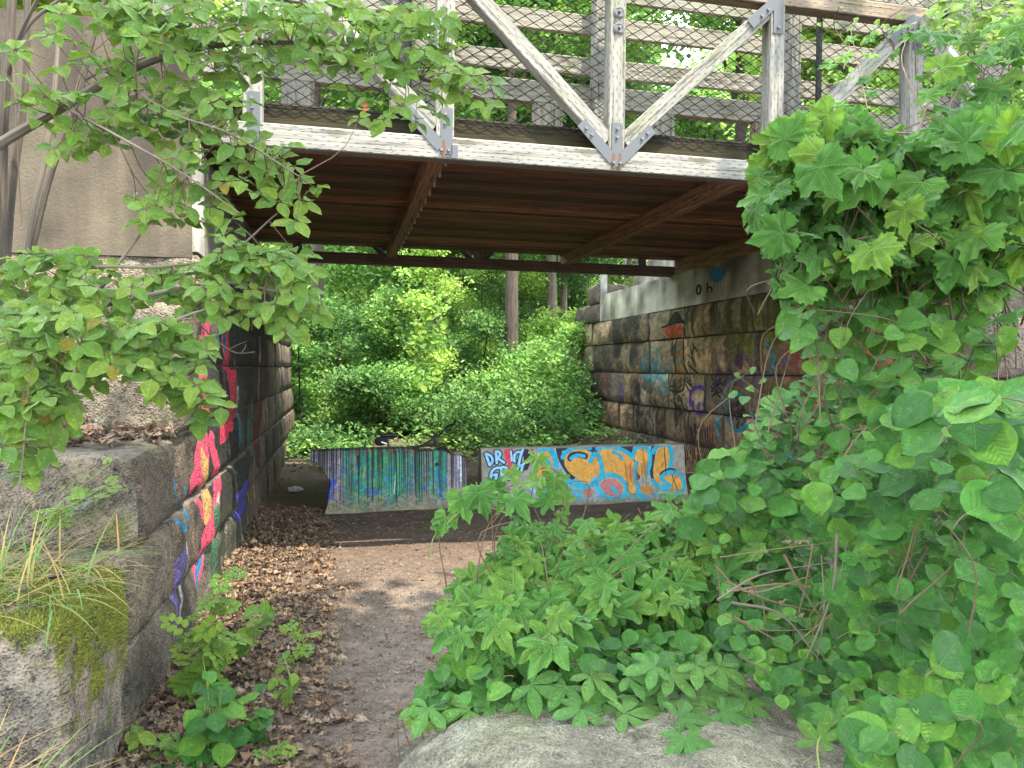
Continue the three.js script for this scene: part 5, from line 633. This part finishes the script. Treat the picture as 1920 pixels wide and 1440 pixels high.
  // dry bramble
  const bt = thing('dry_bramble', 'tangle of bare tan bramble canes between the maple and the right bank', 'bramble', null, foot(1.5, -2.5)), canes = [[[1370, 1130], [1460, 1150], [1530, 1230], [1570, 1300]], [[1375, 1155], [1470, 1210], [1550, 1265]], [[1488, 1345], [1495, 1270], [1530, 1170], [1552, 1090], [1585, 1000]], [[1370, 1190], [1440, 1290], [1500, 1315]], [[1345, 1125], [1420, 1080], [1550, 1055]], [[1350, 1045], [1450, 1030], [1625, 1010]], [[1360, 1090], [1440, 1125], [1545, 1150]], [[1598, 1010], [1602, 1090], [1606, 1160]], [[1590, 1012], [1570, 1090], [1540, 1140]], [[1560, 1275], [1590, 1330], [1625, 1390]], [[1525, 1020], [1505, 1120], [1485, 1195]], [[1345, 1060], [1350, 1130], [1340, 1200]], [[1570, 1000], [1560, 1110], [1510, 1240], [1490, 1290]], [[1340, 1060], [1400, 1110], [1520, 1080]], [[1430, 1130], [1440, 1210], [1430, 1280]], [[1360, 1110], [1480, 1095], [1570, 1120]], [[1385, 1230], [1430, 1255], [1500, 1300]], [[1350, 1150], [1430, 1180], [1530, 1180]], [[1470, 1040], [1520, 1130], [1580, 1210]], [[1400, 1080], [1450, 1160], [1540, 1280]], [[1540, 1040], [1545, 1150], [1530, 1250]], [[1380, 1280], [1450, 1240], [1560, 1150]], [[1600, 1330], [1560, 1260], [1540, 1180], [1560, 1060]], [[1500, 1350], [1540, 1300], [1600, 1230]]];
  canes.forEach((c, i) => part('cane', rel(tube(pl(c.map(([x, y], k) => [x, y, 2.26 + 0.12 * (i % 4) + 0.05 * k])), 0.0048 - 0.0015 * (i % 3), 0.0012, 18, 6), bt), i % 4 ? mCane : mBarkPale, bt));
  mass('undergrowth', 'shaded small leaves on the ground behind the dry bramble', 'undergrowth', foot(2, -3), [{ k: 'round', poly: [[1340, 1010], [1540, 1000], [1640, 1050], [1660, 1300], [1600, 1400], [1480, 1330], [1360, 1230]], n: 420, gap: 13, s: 0.065, d: (x, y) => 3.05 - 0.9 * SS(y, 1000, 1400), dz: 0.4, tw: 20 }], [foot(2, -3), foot(1.7, -2.7)], 271);
}

// ------------------------------------------------------------ grass, litter, stones on the steps
{
  const blade = stripLeaf((t) => 0.012 * (1 - t * t), 7, 0.3, 0.35, 0, 1), r = rng(301), bm = leafMat(null, [1, 1, 1], 0.05, 0.3), straw = () => RGB(0.36 + 0.1 * r(), 0.27 + 0.06 * r(), 0.11), green = () => RGB(0.13 + 0.07 * r(), 0.25 + 0.08 * r(), 0.07);
  const tuft = (name, label, n, pos, len, lean, dry) => { const ms = [], cs = []; for (let i = 0; i < n; i++) { const p = pos(), a = r() * 6.28, d = V(Math.cos(a) * 0.8 + lean[0], 0.25 + r() * 0.9 + lean[1], Math.sin(a) * 0.8 + lean[2]).normalize(), nn = V(0, 1, 0).addScaledVector(d, -d.y).add(V(0.001, 0, 0)).normalize(); ms.push(M4(p, basis(d, nn), len * (0.5 + r() * 0.8))); cs.push(r() < dry ? straw() : green()); } const t = inst(name, blade, bm, scene, ms, cs); t.userData.label = label; t.userData.category = undefined; delete t.userData.category; };
  tuft('step_grass', 'long fine grass drooping over the mossy lower step', 420, () => V(XL - 0.02 - r() * 0.75, 0.81 + 0.03 * r(), -3.08 - r() * 0.85), 0.3, [0.5, -0.2, 0.5], 0.6);
  tuft('bank_grass', 'dry and green grass in the bottom left corner', 300, () => { const x = -0.95 - r() * 0.8, z = -2.95 + r() * 0.6; return V(x, groundY(x, z) - 0.02, z); }, 0.4, [0.15, 0.2, 0.1], 0.7);
  const pebble = (label, x, y, z, s, c, seed) => { const g = new THREE.IcosahedronGeometry(1, 4), p = g.attributes.position; for (let i = 0; i < p.count; i++) { const k = 1 + 0.25 * fbm(p.getX(i) + seed, p.getY(i), p.getZ(i), 3); p.setXYZ(i, p.getX(i) * k * 1.25, p.getY(i) * k * 0.6, p.getZ(i) * k); } const gg = mergeVertices(g.deleteAttribute('normal'), 1e-4); gg.computeVertexNormals(); paint(gg, () => c); const t = thing('pebble', label, 'stone', null, V(x, y, z)); t.scale.setScalar(s); part('stone', gg, mStone, t); };
  const w1 = at(36, 1091, 3.0), w2 = at(105, 1068, 3.2); pebble('pale cream pebble in the grass of the lower step', w1.x, 0.84, w1.z, 0.022, [0.62, 0.54, 0.42], 1); pebble('dark grey pebble in the grass of the lower step', w2.x, 0.84, w2.z, 0.026, [0.07, 0.08, 0.09], 2);
  // dead leaves
  const dm = std({ roughness: 0.9, side: THREE.DoubleSide, map: vStrip }), dead = () => { const f = 0.5 + r() * 0.9, k = r(); return RGB(0.36 * f, (0.215 + 0.06 * k) * f, (0.135 + 0.075 * k) * f); };
  const litter = (name, label, n, pos, lo, hi, lift = 0.012) => { const A = [[], [], []], Cc = [[], [], []]; for (let i = 0; i < n; i++) { const p = pos(); if (!p) continue; const v = i % 3, q = eq((r() - 0.5) * 0.6, r() * 6.28, (r() - 0.5) * 0.6); p.y += lift * (0.4 + r() * 1.6); A[v].push(M4(p, q, lo + (hi - lo) * r())); Cc[v].push(dead()); } const g = new THREE.Group(); g.name = name; g.userData = { label, kind: 'stuff' }; scene.add(g); A.forEach((a, v) => a.length && inst('dead_leaves', LEAF.oak[v], dm, g, a, Cc[v])); };
  litter('leaf_litter', 'brown dead leaves drifted along the foot of the left wall', 4200, () => { const z = -2.6 - Math.pow(r(), 1.3) * 7, x = XL + 0.02 + Math.pow(r(), 1.25) * (1.0 + 0.25 * fbm(z * 0.9, 3, 1, 2) - 0.2 * SS(-z, 5, 9)); return r() < 1.05 - SS(x, -0.55, 0.3) * (0.9 + 0.5 * fbm(x * 1.5, 2, z * 1.5, 3)) ? V(x, groundY(x, z), z) : null; }, 0.045, 0.12);
  litter('path_litter', 'scattered dead leaf scraps on the earth of the underpass', 5200, () => { const z = -2.0 - r() * 12, x = -0.9 + r() * 6; return r() < 0.35 + 0.4 * Math.abs(fbm(x, 2, z, 2)) ? V(x, groundY(x, z), z) : null; }, 0.025, 0.07, 0.006);
  litter('wood_floor_litter', 'dead leaves on the woodland floor beyond the bridge', 5000, () => { const z = -13 - r() * 22, x = -3 + r() * 14; return V(x, groundY(x, z), z); }, 0.08, 0.2);
  litter('step_litter', 'dead leaves heaped on the stone steps', 420, () => { const k = r(); return k < 0.6 ? V(XL - 0.05 - r() * 1.1, 1.3, -4.3 - r() * 0.6) : k < 0.8 ? V(XL - 0.1 - r() * 1.5, 1.74, -5.0 - r() * 0.3) : V(XL - 0.1 - r() * 1.6, 2.14, -5.4 - r() * 0.3); }, 0.06, 0.15, 0.03);
  const chip = new THREE.BoxGeometry(1, 0.12, 0.16), cm = std({ roughness: 0.95 }), cms = [], ccs = []; for (let i = 0; i < 22000; i++) { const z = -2.3 - Math.pow(r(), 1.2) * 8, x = -0.85 + r() * 3.4, k = fbm(x * 2, 4, z * 2, 2); if (r() > 0.55 + k * 1.6) continue; cms.push(M4(V(x, groundY(x, z) + 0.003, z), eq((r() - 0.5) * 0.4, r() * 6.28, (r() - 0.5) * 0.4), 0.008 + 0.035 * r() * r())); const f = 0.4 + r() * 1.1; ccs.push(RGB(0.21 * f, 0.135 * f, 0.09 * f)); } inst('wood_chips', chip, cm, scene, cms, ccs).userData.label = 'brown bark and twig chips strewn on the path';
  const pm = [], pc = []; for (let i = 0; i < 5000; i++) { const z = -2.3 - Math.pow(r(), 1.3) * 4.6, x = 0.1 + 0.03 * z + (r() + r() - 1) * 0.75 + 0.45, s = 0.003 + 0.008 * r() ** 3; pm.push(M4(V(x, groundY(x, z) + s * 0.2, z), eq(r() * 6, r() * 6, 0), s)); const f = 0.35 + 0.75 * r() ** 2; pc.push(RGB(0.22 * f, 0.19 * f, 0.16 * f)); } inst('gravel', new THREE.IcosahedronGeometry(1, 0), cm, scene, pm, pc).userData.label = 'fine grey gravel in the worn middle of the path';
  const ps = thing('paper_scrap', 'crumpled white scrap lying on the ground left of the broken barrier', 'litter', null, V(-0.6, 0.04, -10.9)), sg = new THREE.IcosahedronGeometry(0.055, 3), sp = sg.attributes.position; for (let i = 0; i < sp.count; i++) { const k = 1 + 0.8 * N3(sp.getX(i) * 30, sp.getY(i) * 30, sp.getZ(i) * 30); sp.setXYZ(i, sp.getX(i) * 1.6 * k, sp.getY(i) * 0.6 * k, sp.getZ(i) * k); } sg.computeVertexNormals(); part('crumple', sg, std({ color: RGB(0.5, 0.51, 0.51), roughness: 0.8 }), ps);
  const dl = thing('dead_leaf', 'orange-brown oak leaf caught in the chain-link low on the bridge', 'leaf', null, at(683, 218, 6.0)); const dlm = part('leaf', LEAF.oak[0], std({ color: RGB(0.42, 0.17, 0.07), roughness: 0.9, side: THREE.DoubleSide }), dl); dlm.quaternion.copy(basis(V(0.1, 1, 0), V(0, 0, 1))); dlm.scale.setScalar(0.13);
}
// ------------------------------------------------------------ the wood
{
  const leafClump = (n, R, s, seed) => { const r = rng(seed), P = [], I = [], U = []; for (let i = 0; i < n; i++) { const c = V(r() - 0.5, r() - 0.5, r() - 0.5).multiplyScalar(2 * R), q = basis(V(r() - 0.5, (r() - 0.5) * 0.5 - 0.15, r() - 0.5), V((r() - 0.5) * 1.1, 1, (r() - 0.5) * 1.1)), l = s * (0.6 + 0.8 * r()), b = P.length / 3; for (const [x, y, z] of [[0, 0, 0], [0.45, 0.05, 0.33], [1, -0.12, 0], [0.45, 0.05, -0.33]]) { const v = V(x * l, y * l, z * l).applyQuaternion(q).add(c); P.push(v.x, v.y, v.z); U.push(x, 0.5 + z); } I.push(b, b + 1, b + 2, b, b + 2, b + 3); } const g = new THREE.BufferGeometry(); g.setAttribute('position', new THREE.Float32BufferAttribute(P, 3)); g.setAttribute('uv', new THREE.Float32BufferAttribute(U, 2)); g.setIndex(I); g.computeVertexNormals(); return g; };
  const CL = [leafClump(18, 0.22, 0.08, 1), leafClump(16, 0.3, 0.15, 2), leafClump(18, 0.55, 0.26, 3)];
  const fm = leafMat(null, [1, 1, 1], 0, 0.42);
  const hue = (r, k) => { const f = (0.7 + 0.6 * r()) * (k?.[3] ?? 1), b = k ?? [0.12, 0.27, 0.05]; return RGB(b[0] * f * (0.85 + 0.4 * r()), b[1] * f, b[2] * f * (0.8 + 0.5 * r())); };
  const ball = (r) => { let v; do v = V(r() * 2 - 1, r() * 2 - 1, r() * 2 - 1); while (v.lengthSq() > 1); return v; };
  // foliage in lobes: clumps crowd the outside of each, gaps stay between
  function lobes(n, list, r, sc) { const ms = []; for (let i = 0; i < n; i++) { const [c, R] = list[Math.floor(r() * list.length)], v = ball(r), l = Math.pow(v.length(), 0.55) / Math.max(v.length(), 1e-3) * (r() < 0.14 ? 1.15 + 0.3 * r() : 1); ms.push(M4(V(c.x + v.x * l * R.x, c.y + v.y * l * R.y, c.z + v.z * l * R.z), eq((r() - 0.5) * 0.7, r() * 6.28, (r() - 0.5) * 0.7), sc * (0.7 + 0.6 * r()))); } return ms; }
  function tree(label, x, z, h, tr, cr, base, n, seed, col, lean = 0, size = 1, bark = mBark) {
    const r = rng(seed), y = groundY(x, z), t = thing('woodland_tree', label, 'tree', null, V(x, y - 0.1, z));
    const tip = V(lean * h, h * 0.86, 0), tk = part('trunk', tube([V(0, 0, 0), V(lean * h * 0.3 + 0.1 * (r() - 0.5), h * 0.35, 0.1 * (r() - 0.5)), V(lean * h * 0.65, h * 0.6, 0), tip], tr, tr * 0.25, 18, 9), bark, t);
    const li = [];
    for (let k = 0; k < 9; k++) { const f = base / h + (1 - base / h) * (0.1 + 0.85 * k / 9), a = k * 2.4 + r(), R = cr * (0.75 - 0.45 * Math.abs(k / 9 - 0.35)) * (0.7 + 0.6 * r()), c = V(lean * h * f + Math.cos(a) * R * 0.75, h * f + (r() - 0.3) * cr * 0.3, Math.sin(a) * R * 0.75); li.push([c, V(R * 0.62, R * 0.42, R * 0.62)]); part('limb', tube([V(lean * h * f, h * (f - 0.12), 0), V((lean * h * f + c.x) / 2, c.y - 0.1 * cr, c.z / 2), c], tr * 0.3, tr * 0.07, 8, 6), bark, tk); }
    li.push([tip, V(cr * 0.45, cr * 0.4, cr * 0.45)]);
    inst('crown', CL[size], fm, t, lobes(n, li, r, 1), Array.from({ length: n }, () => hue(r, col)));
    return t;
  }
  const LT = [0.25, 0.45, 0.10], DK = [0.10, 0.23, 0.055], MD = [0.17, 0.345, 0.075], YL2 = [0.33, 0.52, 0.10], PALE = [0.36, 0.50, 0.19];
  // seen through the underpass and over the bridge
  tree('dark straight tree trunk right of centre beyond the underpass', 6.15, -26, 15, 0.17, 4.2, 4.5, 2200, 401, DK, 0, 1, mDarkBark);
  tree('pale leaning trunk close to the far end of the right abutment', 6.35, -22.4, 14, 0.2, 4, 5, 2400, 402, LT, -0.03, 1, mBarkPale);
  tree('slim pale trunk beside the leaning one behind the right abutment', 6.9, -23.2, 13, 0.13, 3.5, 5, 1800, 403, MD, 0.01, 1, mBarkPale);
  tree('pale trunk left of centre high under the far chord', 1.1, -27, 15, 0.2, 4.5, 5, 1700, 404, LT, 0.02, 1, mBarkPale);
  tree('tree leaning over the left end of the underpass view', -1.2, -23, 12, 0.16, 4.2, 3.8, 1800, 405, LT, 0.03);
  tree('bushy young tree in the middle of the thicket', 3.4, -30, 11, 0.12, 4.2, 3.4, 1500, 406, MD);
  const far = [[-4, -33], [9.5, -31], [0.5, -38], [5, -41], [12, -38], [16, -30], [-8, -40], [20, -36], [9, -48], [-2, -50], [15, -50], [24, -46], [3, -56], [30, -40]], say = ['deep in the wood at the far left', 'behind the right abutment top', 'in the far thicket left of centre', 'in the far thicket at centre', 'far off to the right of the dark trunk', 'seen between rails at the right of the bridge', 'far left beyond the concrete wing', 'high right beyond the bridge fence', 'distant, behind the dark trunk', 'distant, behind the bushes at left', 'distant, over the right abutment', 'distant far right over the fence', 'farthest tree in the underpass view', 'farthest tree at the right end of the fence'];
  far.forEach(([x, z], i) => tree('broad green tree ' + say[i], x, z, 13 + (i * 7 % 5), 0.16 + 0.02 * (i % 4), 4.6, 2.6 + (i % 3), 1400, 420 + i, [LT, PALE, MD, PALE, YL2][i % 5], 0.02 * ((i % 5) - 2), 2));
  // on the embankment either side, seen over the bridge and the concrete wing
  const near = [['leafy tree on the embankment behind the concrete wing', -4.2, -10, 9, 0.1, 3.2, 1.2, 2600, 450, YL2, 0.03], ['second leafy tree farther back on the left embankment', -6.5, -15, 11, 0.14, 4, 2, 2200, 451, LT, 0], ['bright young tree behind the railing at the right end of the bridge', 9.2, -11.5, 9, 0.12, 2.9, 1.3, 2600, 452, YL2, 0], ['tree hanging over the top right corner of the bridge', 8.6, -7.2, 7.5, 0.09, 2.0, 1.2, 1900, 453, YL2, 0], ['tall tree seen through the railings at centre', 4.2, -18.8, 17, 0.2, 4.3, 9, 1100, 454, LT, 0], ['tall tree seen through the railings at left', -0.5, -19.5, 16, 0.18, 4.0, 9, 1000, 455, YL2, 0], ['tall tree seen through the railings at right', 10, -18, 15, 0.2, 4.2, 6, 1700, 456, LT, 0], ['dark tree behind the far right fence', 13, -13, 10, 0.14, 3.4, 1, 2400, 457, MD, 0]];
  for (const a of near) tree(...a);
  // tall trees behind the viewpoint whose crowns shade the foreground
  for (const [l, x, z, h, cr, base, n, s] of [['tall shade tree behind the viewpoint, its crown over the path', 2.6, 3.55, 13, 6.0, 7.5, 1350, 470], ['tall shade tree to the right of the path', 10.8, 0.5, 14, 5.4, 7.0, 700, 471], ['tall shade tree left of the path', -4.0, 1.2, 13, 5.2, 7, 700, 472]]) tree(l, x, z, h, 0.28, cr, base, n, s, MD, 0, 2);
  // bushes
  function bush(label, x, z, h, R, n, seed, col, size = 0, lift = 0) { const r = rng(seed), t = thing('woodland_bush', label, 'bush', null, V(x, groundY(x, z) - 0.05 + lift, z)), li = [], st = []; for (let k = 0; k < 14; k++) { const a = k * 2.4 + r(), q = R * (0.2 + 0.9 * r()), c = V(Math.cos(a) * q, h * (0.12 + 0.85 * r()) * (1.05 - 0.4 * q / R), Math.sin(a) * q), R2 = R * (0.22 + 0.3 * r()); li.push([c, V(R2, R2 * (0.6 + 0.9 * r()), R2)]); st.push(tube([V(0.1 * Math.cos(a), 0, 0.1 * Math.sin(a)), V(c.x * 0.4, c.y * 0.6, c.z * 0.4), c], 0.018, 0.006, 7, 5)); } part('stem', merge(st), mBark, t); inst('foliage', CL[size], fm, t, lobes(n, li, r, 1), Array.from({ length: n }, () => hue(r, col))); }
  bush('dense dark green bush against the far foot of the right abutment', 4.25, -16.6, 1.75, 1.45, 1500, 501, MD); bush('low bush right behind the long barrier', 3.0, -15.2, 1.0, 1.0, 700, 502, DK); bush('tall thicket bush at the left of the underpass view', 0.2, -20.5, 3.6, 1.9, 1300, 503, LT); bush('sunlit bush left of the saddle', 0.6, -17.6, 1.0, 0.9, 450, 504, MD); bush('thicket bush behind the handlebar', 2.4, -22.5, 2.4, 1.7, 900, 505, MD); bush('tall bush in front of the dark trunk', 4.6, -23.5, 2.6, 1.9, 1000, 506, LT); bush('bush at the far left edge behind the abutment end', -1.5, -18.9, 2.4, 1.3, 1200, 507, LT); bush('bright climbing bush on the far steps of the right abutment', 5.9, -20.2, 3.0, 1.0, 1000, 508, YL2); bush('small bush sprouting from the joint of the right abutment', 5.45, -17.2, 0.5, 0.35, 90, 509, LT, 0, 1.95); bush('far thicket bush at centre left', 1.2, -27.5, 3.6, 2.4, 900, 510, LT, 1); bush('far thicket bush at centre right', 5, -32, 3.6, 2.8, 1000, 511, YL2, 1); bush('far thicket bush at right', 8.5, -28, 4.0, 2.6, 1100, 512, LT, 1); bush('low green plant at the foot of the left abutment far end', -0.3, -15.8, 0.5, 0.75, 500, 513, DK);
  bush('leafy growth along the top of the right embankment by the fence', 7.6, -8.6, 2.2, 1.1, 1400, 514, YL2, 0); bush('greenery on the left embankment top behind the bridge end', -2.6, -13.5, 2.0, 1.2, 900, 515, LT, 0);
  { const q = rng(733); [[-0.6, -27], [2.2, -25], [2.9, -34], [4.4, -28], [5.2, -36], [7.6, -33], [8.8, -27], [0.3, -31], [10.5, -35]].forEach(([x, z], i) => { const y = groundY(x, z), h = 11 + 3 * q(), l = (q() - 0.5) * 1.2, t = thing('slim_tree', ['dark slim trunk', 'brown slim trunk', 'leaning slim trunk'][i % 3] + ' in the wood, ' + ['farthest left', 'left of the middle', 'in the middle distance', 'right of the middle', 'deep behind the middle', 'far right', 'close to the right abutment', 'deep at left', 'rightmost of all'][i], 'tree', null, V(x, y - 0.1, z)); part('trunk', tube([V(0, 0, 0), V(l * 0.4, h * 0.5, 0.1), V(l, h, 0)], 0.075 + 0.05 * q(), 0.03, 12, 7), i % 3 ? mDarkBark : mBark, t); const li = []; for (let k = 0; k < 7; k++) li.push([V(l * 0.8 + (q() - 0.5) * 3, h * (0.55 + 0.5 * q()), (q() - 0.5) * 3), V(1, 0.55, 1)]); inst('crown', CL[1], fm, t, lobes(420, li, q, 1), Array.from({ length: 420 }, () => hue(q, LT))); }); }
  // loose saplings that fill the thicket
  { const q = rng(701); for (let k = 0; k < 48; k++) { if (k % 2 && k < 14) { q(); q(); continue; } const z = k < 14 ? -16.2 - 3 * q() : -17.5 - 15 * q(), x = k < 14 ? -0.9 + 2.9 * q() : -z * (-0.09 + 0.46 * q()) + 0.4, h = (k < 14 ? 1.2 : 2.2) + (k < 14 ? 2.4 : 4.2) * q(), y = groundY(x, z); if (x > 4.9 && z > -21) continue; const t = thing('woodland_sapling', 'slender leafy sapling in the thicket beyond the underpass', 'sapling', 'saplings in the thicket beyond the underpass', V(x, y - 0.05, z)), lx = (q() - 0.5) * 0.9, lz = (q() - 0.5) * 0.9, tip = V(lx, h, lz); part('trunk', tube([V(0, 0, 0), V(lx * 0.3, h * 0.5, lz * 0.2), tip], 0.022 + 0.02 * q(), 0.006, 9, 6), mDarkBark, t); const li = []; for (let j = 0; j < 8; j++) { const f = 0.25 + 0.75 * q(), a = q() * 6.28, e = 0.25 + 0.5 * q(); li.push([V(lx * f + Math.cos(a) * e, h * f, lz * f + Math.sin(a) * e), V(0.38, 0.2, 0.38)]); } inst('foliage', CL[0], fm, t, lobes(330, li, q, 1), Array.from({ length: 330 }, () => hue(q, k < 14 ? [MD, DK][(k >> 1) % 2] : [LT, MD, YL2, DK][k % 4]))); } }
  // ground cover and the wood that closes the view
  const r = rng(601), gm = [], gc = []; for (let i = 0; i < 5200; i++) { const z = -13.2 - Math.pow(r(), 1.4) * 34, x = -5 + r() * (14 + -z * 0.25), k = fbm(x * 0.5, 8, z * 0.5, 2), path = Math.abs(x - 1.2 - 0.05 * (z + 14)) < 0.8 && z > -26; if (path && r() < 0.75 || k < -0.15) continue; gm.push(M4(V(x, groundY(x, z) + 0.08 + 0.12 * r(), z), eq(0, r() * 6.28, 0), V(1.1, 0.7, 1.1).multiplyScalar(0.7 + 0.8 * r()))); gc.push(hue(r, r() < 0.5 ? LT : MD)); } inst('ground_cover', CL[0], fm, scene, gm, gc).userData.label = 'low green plants on the woodland floor beyond the bridge';
  const wm = [], wc = []; for (let i = 0; i < 9000; i++) { const a = -0.75 + r() * 1.75, d = 52 + r() * 26, x = Math.sin(a) * d, z = -Math.cos(a) * d, top = 13 + 4 * fbm(a * 9, 1, 3, 2), y = 0.5 + Math.pow(r(), 1.1) * top; wm.push(M4(V(x, groundY(x, z) * 0.5 + y, z), eq(r(), r() * 6.28, r()), 2.1)); wc.push(hue(r, [PALE, LT, PALE][i % 3])); } inst('far_wood', CL[2], fm, scene, wm, wc).userData.label = 'green mass of the wood closing the view behind the trees';
}
renderer.render(scene, camera);
